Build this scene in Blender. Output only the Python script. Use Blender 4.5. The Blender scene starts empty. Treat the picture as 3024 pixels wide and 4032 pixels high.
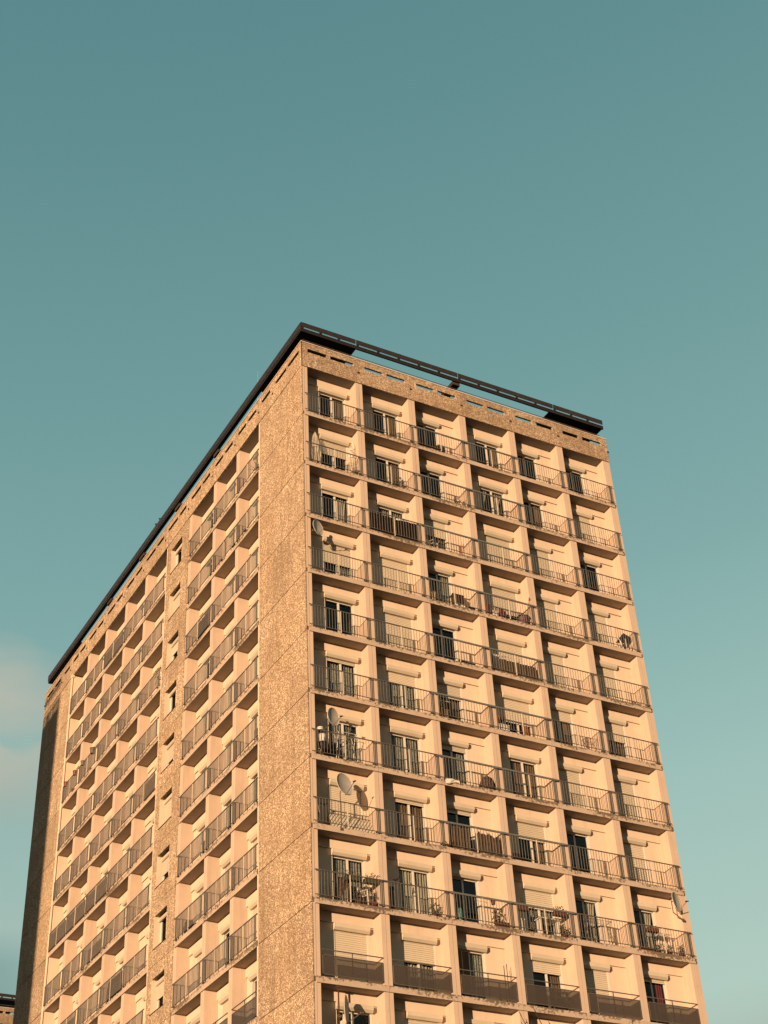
import bpy, math, random
from mathutils import Vector, Matrix

random.seed(7)
G = 44.0            # height of the underside of the first balcony slab above the ground
H = 2.75            # storey height
W = 2.744           # bay pitch of the short facade
J0 = 0.172          # first slab joint on the short facade
XE = 16.858         # far end of the short facade
YE = 35.42          # far end of the long facade

sc = bpy.context.scene
# ---------------------------------------------------------------- camera
f, pit, roll, yaw = 5989.0, 0.669728, -0.0573170, 0.529296
C = Vector((-23.1171, -45.6879, -42.4322 + G))
cy, sy = math.cos(yaw), math.sin(yaw)
fwd = Vector((sy*math.cos(pit), cy*math.cos(pit), math.sin(pit)))
rt = Vector((cy, -sy, 0)); up = rt.cross(fwd)
r2 = math.cos(roll)*rt + math.sin(roll)*up
u2 = -math.sin(roll)*rt + math.cos(roll)*up
cam = bpy.data.cameras.new('camera'); co = bpy.data.objects.new('camera', cam)
sc.collection.objects.link(co)
M = Matrix((r2, u2, -fwd)).transposed().to_4x4(); M.translation = C
co.matrix_world = M
cam.sensor_fit = 'VERTICAL'; cam.sensor_height = 24.0
cam.lens = f/4032*24.0
cam.shift_x = 32.58/4032; cam.shift_y = -268.81/4032
cam.clip_end = 6000; cam.clip_start = 0.1
sc.camera = co

# ---------------------------------------------------------------- light
EL = math.radians(1.6)
sdx, sdy = 1.42, 1.0                       # direction in which the light travels
n_ = math.hypot(sdx, sdy)
D = Vector((sdx/n_*math.cos(EL), sdy/n_*math.cos(EL), -math.sin(EL)))
sun = bpy.data.lights.new('sun', 'SUN'); sun.energy = 5.0; sun.angle = math.radians(0.53)
sun.color = (1.0, 0.64, 0.37)
so = bpy.data.objects.new('sun', sun); sc.collection.objects.link(so)
so.rotation_euler = D.to_track_quat('-Z', 'Y').to_euler()
so.location = (-60, -40, 60)

world = bpy.data.worlds.new("World"); sc.world = world; world.use_nodes = True
nt = world.node_tree; nt.nodes.clear()
def N(t, **k):
    n = nt.nodes.new(t)
    for a, b in k.items(): setattr(n, a, b)
    return n
def lk(a, b): nt.links.new(a, b)
wo = N('ShaderNodeOutputWorld'); bg = N('ShaderNodeBackground')
sky = N('ShaderNodeTexSky', sky_type='NISHITA', sun_disc=False)
sky.sun_elevation = EL
sky.sun_rotation = math.atan2(-D.x, -D.y)
sky.air_density = 1.0; sky.dust_density = 1.0; sky.ozone_density = 1.0
# graded evening sky: teal overhead, paler lower; unseen horizon dimmed and warmed to tone shade
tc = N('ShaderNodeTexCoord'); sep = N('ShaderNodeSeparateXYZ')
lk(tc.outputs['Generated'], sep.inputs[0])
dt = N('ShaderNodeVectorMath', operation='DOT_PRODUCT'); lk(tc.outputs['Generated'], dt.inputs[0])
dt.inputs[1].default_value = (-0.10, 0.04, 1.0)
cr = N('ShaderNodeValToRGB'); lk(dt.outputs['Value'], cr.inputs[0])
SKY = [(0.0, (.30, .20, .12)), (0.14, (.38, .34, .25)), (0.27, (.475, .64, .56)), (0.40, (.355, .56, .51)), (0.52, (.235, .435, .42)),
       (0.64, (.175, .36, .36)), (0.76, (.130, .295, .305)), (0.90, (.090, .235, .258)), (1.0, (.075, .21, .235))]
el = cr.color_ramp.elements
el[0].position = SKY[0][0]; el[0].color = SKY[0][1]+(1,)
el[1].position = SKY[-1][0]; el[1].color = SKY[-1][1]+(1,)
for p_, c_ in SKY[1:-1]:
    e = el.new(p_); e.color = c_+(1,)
# soft low clouds
mp = N('ShaderNodeMapping'); lk(tc.outputs['Generated'], mp.inputs[0])
mp.inputs['Scale'].default_value = (9, 9, 22); mp.inputs['Location'].default_value = (1.3, .4, .2)
nz = N('ShaderNodeTexNoise'); lk(mp.outputs[0], nz.inputs['Vector'])
nz.inputs['Scale'].default_value = 1.0; nz.inputs['Detail'].default_value = 5; nz.inputs['Roughness'].default_value = .5
jz = N('ShaderNodeMath', operation='MULTIPLY_ADD'); lk(nz.outputs['Fac'], jz.inputs[0]); jz.inputs[1].default_value = .075; jz.inputs[2].default_value = -.0375
vz = N('ShaderNodeMath', operation='ADD'); lk(jz.outputs[0], vz.inputs[0]); lk(sep.outputs['Z'], vz.inputs[1])
mr = N('ShaderNodeValToRGB'); lk(vz.outputs[0], mr.inputs[0]); me_ = mr.color_ramp.elements
me_[0].position = .25; me_[0].color = (.6, .6, .6, 1); me_[1].position = .512; me_[1].color = (0, 0, 0, 1)
for p_, v_ in ((.315, .95), (.345, .95), (.362, .55), (.405, .30), (.425, .75), (.446, 1.0), (.452, .95), (.457, .22), (.468, .55), (.485, .85), (.497, .6)):
    q_ = me_.new(p_); q_.color = (v_, v_, v_, 1)
az = N('ShaderNodeVectorMath', operation='DOT_PRODUCT'); lk(tc.outputs['Generated'], az.inputs[0])
az.inputs[1].default_value = (-0.92, 0.39, 0.0)
azr = N('ShaderNodeMapRange', interpolation_type='SMOOTHSTEP'); lk(az.outputs['Value'], azr.inputs['Value'])
azr.inputs['From Min'].default_value = .04; azr.inputs['From Max'].default_value = .15
m1 = N('ShaderNodeMath', operation='MULTIPLY'); lk(mr.outputs[0], m1.inputs[0]); m1.inputs[1].default_value = 1.0
m2 = N('ShaderNodeMath', operation='MULTIPLY'); lk(m1.outputs[0], m2.inputs[0]); lk(azr.outputs[0], m2.inputs[1])
m3 = N('ShaderNodeMath', operation='MULTIPLY'); lk(m2.outputs[0], m3.inputs[0]); m3.inputs[1].default_value = .8
mx = N('ShaderNodeMix', data_type='RGBA'); lk(m3.outputs[0], mx.inputs[0])
lk(cr.outputs[0], mx.inputs[6])
ccol = N('ShaderNodeValToRGB'); lk(sep.outputs['Z'], ccol.inputs[0]); ce = ccol.color_ramp.elements
ce[0].position = .30; ce[0].color = (.13, .25, .25, 1); ce[1].position = .46; ce[1].color = (.62, .55, .44, 1)
for p_, c_ in ((.335, (.20, .34, .32, 1)), (.355, (.40, .52, .46, 1)), (.40, (.33, .42, .38, 1))):
    q_ = ce.new(p_); q_.color = c_
lk(ccol.outputs[0], mx.inputs[7])
# unseen dim glow on the sunset side, put in to warm the shaded walls
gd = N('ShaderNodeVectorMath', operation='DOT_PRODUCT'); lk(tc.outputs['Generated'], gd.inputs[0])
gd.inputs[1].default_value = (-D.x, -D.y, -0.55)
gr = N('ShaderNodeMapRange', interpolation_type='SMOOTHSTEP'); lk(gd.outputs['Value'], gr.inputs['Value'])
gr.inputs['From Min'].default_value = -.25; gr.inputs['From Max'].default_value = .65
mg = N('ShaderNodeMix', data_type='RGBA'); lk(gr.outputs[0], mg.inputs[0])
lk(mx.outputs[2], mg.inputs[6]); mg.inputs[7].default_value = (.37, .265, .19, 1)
# scale the grade to a background of strength 0.1 and let the Nishita sky tint it
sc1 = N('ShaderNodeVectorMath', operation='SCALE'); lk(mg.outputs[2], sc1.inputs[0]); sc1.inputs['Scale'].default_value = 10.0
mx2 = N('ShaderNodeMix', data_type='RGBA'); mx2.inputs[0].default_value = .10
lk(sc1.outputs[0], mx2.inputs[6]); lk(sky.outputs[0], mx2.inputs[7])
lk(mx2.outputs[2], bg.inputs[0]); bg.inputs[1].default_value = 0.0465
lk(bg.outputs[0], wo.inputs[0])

sc.view_settings.view_transform = 'Standard'; sc.view_settings.look = 'None'
sc.view_settings.gamma = 1; sc.view_settings.use_curve_mapping = False
sc.view_settings.exposure = 1.12
sc.render.resolution_x = 768; sc.render.resolution_y = 1024
sc.render.engine = 'CYCLES'
sc.cycles.max_bounces = 8; sc.cycles.transparent_max_bounces = 12

# ---------------------------------------------------------------- materials
ALB = .54       # all paints are this much duller than fresh ones
def dim(c): return tuple(x*ALB for x in c)
def mat(name, col, rough=.8, metal=0.0, spec=.3):
    m = bpy.data.materials.new(name); m.use_nodes = True
    b = m.node_tree.nodes['Principled BSDF']
    b.inputs['Base Color'].default_value = tuple(col)+(1,)
    b.inputs['Roughness'].default_value = rough; b.inputs['Metallic'].default_value = metal
    b.inputs['Specular IOR Level'].default_value = spec
    return m
class NT:
    def __init__(s, m): s.m = m; s.t = m.node_tree; s.b = s.t.nodes['Principled BSDF']
    def n(s, t, **k):
        x = s.t.nodes.new(t)
        for a, b in k.items(): setattr(x, a, b)
        return x
    def l(s, a, b): s.t.links.new(a, b)
    def coord(s, world=True):
        if world:
            g = s.n('ShaderNodeNewGeometry'); return g.outputs['Position']
        g = s.n('ShaderNodeTexCoord'); return g.outputs['Object']
    def noise(s, vec, scale, detail=4, rough=.55, stretch=None):
        if stretch:
            mp = s.n('ShaderNodeMapping'); s.l(vec, mp.inputs[0]); mp.inputs['Scale'].default_value = stretch; vec = mp.outputs[0]
        x = s.n('ShaderNodeTexNoise'); s.l(vec, x.inputs['Vector']); x.inputs['Scale'].default_value = scale
        x.inputs['Detail'].default_value = detail; x.inputs['Roughness'].default_value = rough
        return x.outputs['Fac']
    def ramp(s, fac, stops, interp='LINEAR'):
        r = s.n('ShaderNodeValToRGB'); s.l(fac, r.inputs[0]); e = r.color_ramp.elements
        r.color_ramp.interpolation = interp
        e[0].position = stops[0][0]; e[0].color = tuple(stops[0][1])+(1,)
        e[1].position = stops[-1][0]; e[1].color = tuple(stops[-1][1])+(1,)
        for p, c in stops[1:-1]:
            q = e.new(p); q.color = tuple(c)+(1,)
        return r.outputs[0]
    def mix(s, fac, a, b, blend='MIX'):
        x = s.n('ShaderNodeMix', data_type='RGBA', blend_type=blend)
        if isinstance(fac, (int, float)): x.inputs[0].default_value = fac
        else: s.l(fac, x.inputs[0])
        for i, v in ((6, a), (7, b)):
            if isinstance(v, tuple): x.inputs[i].default_value = v+(1,)
            else: s.l(v, x.inputs[i])
        return x.outputs[2]
    def bump(s, h, strength, dist):
        b = s.n('ShaderNodeBump'); s.l(h, b.inputs['Height']); b.inputs['Strength'].default_value = strength
        b.inputs['Distance'].default_value = dist; s.l(b.outputs[0], s.b.inputs['Normal'])
    def rnd(s):
        return s.n('ShaderNodeObjectInfo').outputs['Random']

def m_aggregate(name, base, dark, light):
    m = mat(name, base, .92, 0, .15); q = NT(m); p = q.coord()
    v = q.n('ShaderNodeTexVoronoi'); q.l(p, v.inputs['Vector']); v.inputs['Scale'].default_value = 20
    v2 = q.n('ShaderNodeTexVoronoi', feature='DISTANCE_TO_EDGE'); q.l(p, v2.inputs['Vector']); v2.inputs['Scale'].default_value = 20
    sepc = q.n('ShaderNodeSeparateColor'); q.l(v.outputs['Color'], sepc.inputs[0])
    stones = q.ramp(sepc.outputs[0], [(0, dark), (.3, base), (.65, light), (1, tuple(min(1, c*1.2) for c in light))])
    edge = q.ramp(v2.outputs[0], [(0, (0, 0, 0)), (.16, (1, 1, 1))])
    c1 = q.mix(edge, tuple(c*.55 for c in dark), stones)
    big = q.noise(p, .55, 4, .6)
    mid = q.noise(p, 5.0, 3, .6)
    streak = q.noise(p, 1.0, 5, .65, (2.6, 2.6, .22))
    c2 = q.mix(q.ramp(big, [(.38, (0, 0, 0)), (.62, (.8, .8, .8))]), c1, q.mix(.6, c1, dark), 'MIX')
    c3 = q.mix(q.ramp(streak, [(.5, (0, 0, 0)), (.75, (.5, .5, .5))]), c2, tuple(c*.7 for c in dark))
    tone = q.ramp(q.rnd(), [(0, (.86, .85, .84)), (.5, (1, 1, 1)), (1, (1.0, .97, .93))])
    c3 = q.mix(1.0, c3, tone, 'MULTIPLY')
    run = q.noise(p, 1.0, 4, .6, (5.5, 5.5, .10))
    c3 = q.mix(q.ramp(run, [(.56, (0, 0, 0)), (.70, (.45, .45, .45))]), c3, tuple(c*.8 for c in dark))
    c4 = q.mix(.45, c3, q.ramp(mid, [(.32, (.45, .42, .38)), (.62, (1, 1, 1))]), 'MULTIPLY')
    q.l(c4, q.b.inputs['Base Color'])
    hh = q.n('ShaderNodeMath', operation='ADD'); q.l(edge, hh.inputs[0]); q.l(sepc.outputs[1], hh.inputs[1])
    q.bump(hh.outputs[0], .6, .022)
    return m
def m_paint(name, col, stain=.35):
    col = dim(col)
    m = mat(name, col, .85, 0, .2); q = NT(m); p = q.coord()
    a = q.noise(p, 1.2, 5, .6); s_ = q.noise(p, 1.0, 5, .6, (4, 4, .35)); fine = q.noise(p, 40, 2, .5)
    c = q.mix(q.ramp(a, [(.4, (0, 0, 0)), (.75, (stain, stain, stain))]), tuple(col), tuple(x*.78 for x in col))
    g2 = q.noise(p, 2.6, 6, .7)
    c = q.mix(q.ramp(g2, [(.58, (0, 0, 0)), (.72, (stain*.6,)*3)]), tuple(col) if False else c, (col[0]*.72, col[1]*.66, col[2]*.60))
    c = q.mix(q.ramp(s_, [(.52, (0, 0, 0)), (.8, (stain*.9,)*3)]), c, (col[0]*.6, col[1]*.55, col[2]*.5))
    q.l(c, q.b.inputs['Base Color']); q.bump(fine, .25, .004)
    return m
def m_slab(name, col):
    col = dim(col)
    m = mat(name, col, .9, 0, .15); q = NT(m); p = q.coord(); o = q.coord(False)
    sp = q.n('ShaderNodeSeparateXYZ'); q.l(o, sp.inputs[0])
    z = q.n('ShaderNodeMapRange'); q.l(sp.outputs['Z'], z.inputs['Value'])
    z.inputs['From Min'].default_value = .02; z.inputs['From Max'].default_value = .2
    lich = q.noise(p, 9, 6, .75); patch = q.noise(p, .55, 2, .5)
    a = q.n('ShaderNodeMath', operation='MULTIPLY_ADD'); q.l(patch, a.inputs[0]); a.inputs[1].default_value = .55; q.l(lich, a.inputs[2])
    b = q.n('ShaderNodeMath', operation='MULTIPLY_ADD'); q.l(z.outputs[0], b.inputs[0]); b.inputs[1].default_value = .14; q.l(a.outputs[0], b.inputs[2])
    r_ = q.n('ShaderNodeMath', operation='MULTIPLY_ADD'); q.l(q.rnd(), r_.inputs[0]); r_.inputs[1].default_value = .12; q.l(b.outputs[0], r_.inputs[2])
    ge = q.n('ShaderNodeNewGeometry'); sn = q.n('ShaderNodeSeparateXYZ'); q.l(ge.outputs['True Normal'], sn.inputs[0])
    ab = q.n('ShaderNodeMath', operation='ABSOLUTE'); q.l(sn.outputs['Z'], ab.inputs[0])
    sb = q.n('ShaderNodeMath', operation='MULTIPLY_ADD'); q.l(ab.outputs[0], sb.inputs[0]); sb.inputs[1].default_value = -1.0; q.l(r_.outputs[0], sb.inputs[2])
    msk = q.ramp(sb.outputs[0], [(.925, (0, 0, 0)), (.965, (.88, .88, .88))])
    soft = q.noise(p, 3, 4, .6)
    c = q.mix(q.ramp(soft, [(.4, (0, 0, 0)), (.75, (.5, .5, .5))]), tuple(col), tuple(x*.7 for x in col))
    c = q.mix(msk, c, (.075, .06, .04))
    q.l(c, q.b.inputs['Base Color']); q.bump(q.noise(p, 30, 3, .6), .35, .006)
    return m
def m_noisy(name, col, var=.35, scale=6, rough=.6, metal=0, bump=0.0):
    col = dim(col)
    m = mat(name, col, rough, metal); q = NT(m); p = q.coord()
    a = q.noise(p, scale, 5, .6)
    q.l(q.ramp(a, [(.3, tuple(x*(1-var) for x in col)), (.7, tuple(min(1, x*(1+var)) for x in col))]), q.b.inputs['Base Color'])
    if bump: q.bump(a, bump, .01)
    return m
def m_fabric(name, ca, cb, scale, lace=False, alpha=None):
    ca, cb = dim(ca), dim(cb)
    m = mat(name, ca, .9, 0, .1); q = NT(m); p = q.coord()
    a = q.noise(p, scale, 4, .65, (1, 1, .3) if not lace else (1, 1, 1))
    q.l(q.ramp(a, [(.35, ca), (.65, cb)]), q.b.inputs['Base Color'])
    if alpha is not None:
        q.b.inputs['Alpha'].default_value = alpha
    return m
def m_see(name, col, keep, rough=.5):
    m = mat(name, col, rough); t = m.node_tree; b = t.nodes['Principled BSDF']; o = t.nodes['Material Output']
    tr = t.nodes.new('ShaderNodeBsdfTransparent'); mxs = t.nodes.new('ShaderNodeMixShader'); mxs.inputs[0].default_value = keep
    t.links.new(tr.outputs[0], mxs.inputs[1]); t.links.new(b.outputs[0], mxs.inputs[2]); t.links.new(mxs.outputs[0], o.inputs[0])
    return m
def m_glass(name):
    m = bpy.data.materials.new(name); m.use_nodes = True; t = m.node_tree; t.nodes.clear()
    o = t.nodes.new('ShaderNodeOutputMaterial'); tr = t.nodes.new('ShaderNodeBsdfTransparent'); g = t.nodes.new('ShaderNodeBsdfGlossy')
    tr.inputs[0].default_value = (.85, .87, .86, 1); g.inputs['Roughness'].default_value = .02; g.inputs[0].default_value = (.8, .8, .8, 1)
    x = t.nodes.new('ShaderNodeMixShader'); x.inputs[0].default_value = .016
    t.links.new(tr.outputs[0], x.inputs[1]); t.links.new(g.outputs[0], x.inputs[2]); t.links.new(x.outputs[0], o.inputs[0])
    return m

AGG = m_aggregate('washed pebble concrete', (.46, .352, .248), (.25, .182, .12), (.65, .525, .385))
WALL = m_paint('cream render', (.86, .72, .57), .34)
FIN = m_paint('fin concrete paint', (.72, .58, .46), .4)
SLAB = m_slab('balcony slab concrete', (.63, .515, .41))
SOFF = m_paint('soffit paint', (.42, .34, .25), .3)
PVC = m_noisy('shutter pvc', (.78, .71, .58), .05, 3, .5)
def tint(m, lo, hi):                 # every object of this material a little different, as bought and yellowed
    q = NT(m); src = q.b.inputs['Base Color'].links[0].from_socket
    q.l(q.mix(1.0, src, q.ramp(q.rnd(), [(0, lo), (1, hi)]), 'MULTIPLY'), q.b.inputs['Base Color'])
tint(PVC, (.84, .84, .82), (1, .98, .94))
FRAME = m_noisy('window frame white', (.80, .77, .68), .05, 4, .45)
GLASS = m_glass('window glass')
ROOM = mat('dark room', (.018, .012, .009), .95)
RAIL = m_noisy('railing paint', (.13, .118, .105), .3, 8, .5)
RAILG = m_noisy('flat grey handrail', (.17, .175, .16), .2, 5, .5)
BAR = m_noisy('baluster paint', (.19, .18, .162), .2, 8, .5)
POSTW = m_noisy('light post paint', (.70, .62, .50), .1, 8, .5)
DARK = m_noisy('dark canopy metal', (.022, .013, .010), .4, 3, .55)
SLATC = m_noisy('canopy slat metal', (.015, .010, .008), .3, 3, .45)
LITEDGE = m_noisy('painted sunlit slat edge', (.15, .105, .085), .2, 3, .4)  # paler strips between slats paint in the edges catching the sun
BEAM = m_noisy('canopy beam concrete', (.06, .042, .03), .3, 4, .8)
CAP = m_noisy('parapet cap metal', (.80, .66, .56), .15, 3, .5)
MESHP = m_see('perforated brown sheet', (.05, .040, .033), .64)
ROOF = mat('roof gravel', (.18, .16, .14), .95)
LACE = m_fabric('lace curtain', (.12, .12, .11), (.50, .48, .42), 26, True)
DRAPE = m_fabric('pale curtain', (.42, .38, .31), (.60, .55, .46), 4)
BROWNC = m_fabric('brown curtain', (.16, .10, .06), (.26, .17, .10), 6)
REDC = m_fabric('dark red curtain', (.16, .03, .03), (.22, .05, .05), 6)
BLACKF = m_fabric('black cloth', (.016, .010, .008), (.03, .02, .016), 10)
WHITE = m_noisy('white plastic', (.78, .74, .66), .06, 6, .4)
DISH = m_noisy('grey dish enamel', (.52, .49, .43), .12, 4, .45)
DISHL = m_noisy('dish rim', (.72, .66, .56), .05, 4, .45)
STEEL = m_noisy('weathered steel', (.20, .15, .11), .4, 10, .5, .4)
TERRA = m_noisy('terracotta', (.12, .045, .028), .2, 8, .8)
LEAF = m_noisy('leaves', (.045, .050, .022), .5, 12, .7)
REDP = m_noisy('red plastic', (.16, .016, .01), .15, 8, .4)
TEAL = m_noisy('teal plastic', (.05, .22, .19), .15, 8, .4)
WOOD = m_noisy('brown wood', (.16, .08, .04), .3, 10, .7)
REED = m_fabric('reed matting', (.085, .06, .04), (.17, .125, .085), 30)
BLACK = m_noisy('black plastic', (.02, .014, .012), .3, 8, .5)
FILM = m_see('clear plastic film', (.62, .55, .44), .34, .3)
GREENB = m_noisy('green planter plastic', (.075, .085, .045), .2, 8, .5)
TWIG = m_noisy('twig bark', (.045, .03, .022), .3, 20, .9)
PIG = m_noisy('pigeon feathers', (.07, .05, .04), .35, 30, .7)
GROUND = m_noisy('ground', (.14, .10, .06), .3, .2, .95)

# ---------------------------------------------------------------- mesh building
COL = sc.collection
class MB:
    """collects boxes, prisms and tubes in facade coordinates (u along, w inward, z up)"""
    def __init__(s, side='R'): s.v = []; s.f = []; s.mi = []; s.side = side; s.cur = 0
    def _add(s, vs, fs):
        b = len(s.v); s.v += [tuple(p) for p in vs]
        for q in fs: s.f.append([b+i for i in q]); s.mi.append(s.cur)
    def box(s, u0, u1, w0, w1, z0, z1):
        s._add([(u0,w0,z0),(u1,w0,z0),(u1,w1,z0),(u0,w1,z0),(u0,w0,z1),(u1,w0,z1),(u1,w1,z1),(u0,w1,z1)],
               [(0,3,2,1),(4,5,6,7),(0,1,5,4),(1,2,6,5),(2,3,7,6),(3,0,4,7)]); return s
    def hexa(s, P):
        s._add(P, [(0,3,2,1),(4,5,6,7),(0,1,5,4),(1,2,6,5),(2,3,7,6),(3,0,4,7)]); return s
    def prism(s, prof, u0, u1):        # profile of (w, z), counter-clockwise seen from +u... closed
        n = len(prof)
        vs = [(u0, a, b) for a, b in prof]+[(u1, a, b) for a, b in prof]
        fs = [tuple(range(n-1, -1, -1)), tuple(range(n, 2*n))]
        for i in range(n): j = (i+1) % n; fs.append((i, j, n+j, n+i))
        s._add(vs, fs); return s
    def tube(s, a, b, r, n=6, r1=None):
        a = Vector(a); b = Vector(b); d = (b-a).normalized(); r1 = r if r1 is None else r1
        x = d.orthogonal().normalized(); y = d.cross(x)
        vs = [a+x*math.cos(t)*r+y*math.sin(t)*r for t in [2*math.pi*i/n for i in range(n)]]
        vs += [b+x*math.cos(t)*r1+y*math.sin(t)*r1 for t in [2*math.pi*i/n for i in range(n)]]
        fs = [(i, (i+1) % n, n+(i+1) % n, n+i) for i in range(n)]+[tuple(range(n-1, -1, -1)), tuple(range(n, 2*n))]
        s._add(vs, fs); return s
    def path(s, pts, r, n=6):
        for a, b in zip(pts[:-1], pts[1:]): s.tube(a, b, r, n)
        return s
    def lathe(s, prof, n=14, c=(0, 0, 0)):     # (radius, z) open profile, closed at axis if r=0
        rows = []; vs = []; fs = []
        for r, z in prof: vs += [(c[0]+r*math.cos(2*math.pi*i/n), c[1]+r*math.sin(2*math.pi*i/n), c[2]+z) for i in range(n)]
        for k in range(len(prof)-1):
            for i in range(n): j = (i+1) % n; fs.append((k*n+i, k*n+j, (k+1)*n+j, (k+1)*n+i))
        s._add(vs, fs); return s
    def grid(s, fn, nu, nv, both=False):
        vs = [fn(i/nu, j/nv) for j in range(nv+1) for i in range(nu+1)]
        fs = [(j*(nu+1)+i, j*(nu+1)+i+1, (j+1)*(nu+1)+i+1, (j+1)*(nu+1)+i) for j in range(nv) for i in range(nu)]
        s._add(vs, fs); return s
    def leaf(s, p, size):
        a = random.uniform(0, 6.28); b = random.uniform(-1.2, 1.2)
        d = Vector((math.cos(a)*math.cos(b), math.sin(a)*math.cos(b), math.sin(b))); e = d.orthogonal().normalized()
        e = Matrix.Rotation(random.uniform(0, 6.28), 3, d) @ e
        p = Vector(p); s._add([p, p+d*size*.5+e*size*.28, p+d*size, p+d*size*.5-e*size*.28], [(0, 1, 2, 3)]); return s
    def mesh(s, name, mats):
        me = bpy.data.meshes.new(name)
        if s.side == 'L':
            me.from_pydata([(w, u, z) for u, w, z in s.v], [], [list(reversed(q)) for q in s.f])
        else: me.from_pydata(s.v, [], s.f)
        if not isinstance(mats, (list, tuple)): mats = [mats]
        for m in mats: me.materials.append(m)
        me.polygons.foreach_set('material_index', s.mi)
        me.update(); return me
    def smooth(s, me):
        me.polygons.foreach_set('use_smooth', [True]*len(me.polygons)); return me

def obj(name, me, parent=None, loc=(0, 0, 0), **props):
    o = bpy.data.objects.new(name, me); COL.objects.link(o); o.location = loc
    if parent: o.parent = parent
    for k, v in props.items(): o[k] = v
    return o
def thing(name, label, cat, loc, group=None, rotz=0):
    o = bpy.data.objects.new(name, None); COL.objects.link(o); o.location = loc; o.rotation_euler = (0, 0, rotz)
    o.empty_display_size = .3
    o['label'] = label; o['category'] = cat
    if group: o['group'] = group
    return o
def ZR(k): return G-(k-1)*H               # underside of slab k
def P(side, a, w, z): return (a, w, z) if side == 'R' else (w, a, z)

# ---------------------------------------------------------------- setting
gm = MB(); gm.box(-2500, 2500, -2500, 2500, -1, 0)
obj('ground', gm.mesh('ground', GROUND), kind='structure')
def walk(): 
    m = MB(); m.box(-7, -3, -40, 60, .0, .12); return m
m_as = m_noisy('asphalt', (.05, .048, .045), .2, 3, .9)
rm = MB(); rm.box(-40, -28, -200, 200, .0, .008)
obj('road', rm.mesh('road', m_as), kind='structure')
obj('pavement', walk().mesh('pavement', m_noisy('paving', (.3, .27, .23), .15, 2, .9)), kind='structure')

# ---------------------------------------------------------------- the tower
tower = thing('apartment_tower', 'tall cream apartment tower with pebble concrete end walls and rows of railed balconies', 'building', (0, 0, 0))
ROWS = 12
JR = [J0+W*i for i in range(7)]           # slab joints short facade
# long facade: (y0, y1, opening start u)
BL = [(4.44, 7.00, 5.05), (7.00, 9.70, 7.80), (9.70, 12.72, 10.52), (15.80, 18.75, 16.15), (18.75, 21.70, 19.55),
      (21.70, 24.75, 22.62), (24.75, 27.60, 25.38), (27.60, 30.25, 27.90)]
OW = 1.38                                  # opening width

# shared pieces of one opening, origin at its left edge (u=0)
def piece(fn, mats, name):
    d = {}
    for s in 'RL':
        m = MB(s); fn(m); d[s] = m.mesh(name, mats)
    return d
def f_box(m):
    z0, z1 = 2.12, 2.35
    m.prism([(.50, z1), (.50, z0+.085), (.575, z0), (.66, z0), (.66, z1)], 0, OW)
    m.prism([(.495, z1+.004), (.495, z0+.083), (.573, z0-.004), (.665, z0-.004), (.665, z1+.004)], -.012, .0)
    m.prism([(.495, z1+.004), (.495, z0+.083), (.573, z0-.004), (.665, z0-.004), (.665, z1+.004)], OW, OW+.012)
SHBOX = piece(f_box, PVC, 'shutter_box')
def f_frame(m):
    a, b, z0, z1 = .0, OW, .19, 2.14
    m.box(a, a+.045, .655, .70, z0, z1); m.box(b-.045, b, .655, .70, z0, z1)      # guide rails
    m.box(a, a+.08, .72, .79, z0, z1); m.box(b-.08, b, .72, .79, z0, z1)
    m.box(a+.08, b-.08, .72, .79, z1-.06, z1); m.box(a+.08, b-.08, .72, .79, z0, z0+.06)
    m.box(OW/2-.04, OW/2+.04, .725, .785, z0+.06, z1-.06)
DFRAME = piece(f_frame, FRAME, 'door_frame')
def f_pane(m): m.box(0, OW/2-.12, .752, .760, .25, 2.08)
PANE = piece(f_pane, GLASS, 'pane')
def f_shut(s):
    def fn(m):
        top = 2.15; bot = top-s*1.93; n = max(1, int(round((top-bot)/.075))); h = (top-bot)/n
        for i in range(n):
            z = top-i*h
            m.prism([(.694, z), (.676, z-h*.15), (.674, z-h*.72), (.694, z-h*.86), (.694, z-h), (.700, z-h), (.700, z)], .045, OW-.045)
        m.box(.045, OW-.045, .676, .704, bot-.045, bot)
    return fn
SHUT = {}
def shutter(s):
    s = round(s, 2)
    if s not in SHUT: SHUT[s] = piece(f_shut(s), PVC, 'shutter_curtain')
    return SHUT[s]
def f_curt(spans, amp=.03, k=9.):
    def fn(m):
        for a, b, flare in spans:
            L_ = b-a
            def g(i, j, a=a, L_=L_, flare=flare):
                z = 2.08-j*1.86; w = .85+amp*math.sin(i*L_*2*math.pi*k)+amp*.4*math.sin(i*17)
                sq = 1-flare*math.sin(j*math.pi*.9)
                u = a+L_*(i*sq if flare >= 0 else i*(1+flare*math.sin(j*3))+0)
                return (u, w, z)
            m.grid(g, max(8, int(L_*60)), 6)
    return fn
CUR = {'full': piece(f_curt([(.1, OW/2-.02, 0), (OW/2+.02, OW-.1, 0)]), LACE, 'curtain'),
       'pale': piece(f_curt([(.1, OW/2-.02, 0), (OW/2+.02, OW-.1, 0)], .035, 8), DRAPE, 'curtain'),
       'right': piece(f_curt([(OW-.5, OW-.1, 0)]), BROWNC, 'curtain'),
       'both': piece(f_curt([(.1, .5, .55), (OW/2+.1, OW-.1, .45)], .03, 10), DRAPE, 'curtain'),
       'rpale': piece(f_curt([(OW/2+.05, OW-.1, .2)], .03, 9), DRAPE, 'curtain'),
       'rlace': piece(f_curt([(OW/2+.05, OW-.1, 0)], .03, 9), LACE, 'curtain'),
       'red': piece(f_curt([(OW-.45, OW-.1, 0)], .03, 9), REDC, 'curtain'),
       'dark': piece(f_curt([(.1, OW/2-.02, 0), (OW/2+.02, OW-.1, 0)], .03, 8), BROWNC, 'curtain')}
WM = {}
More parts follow.
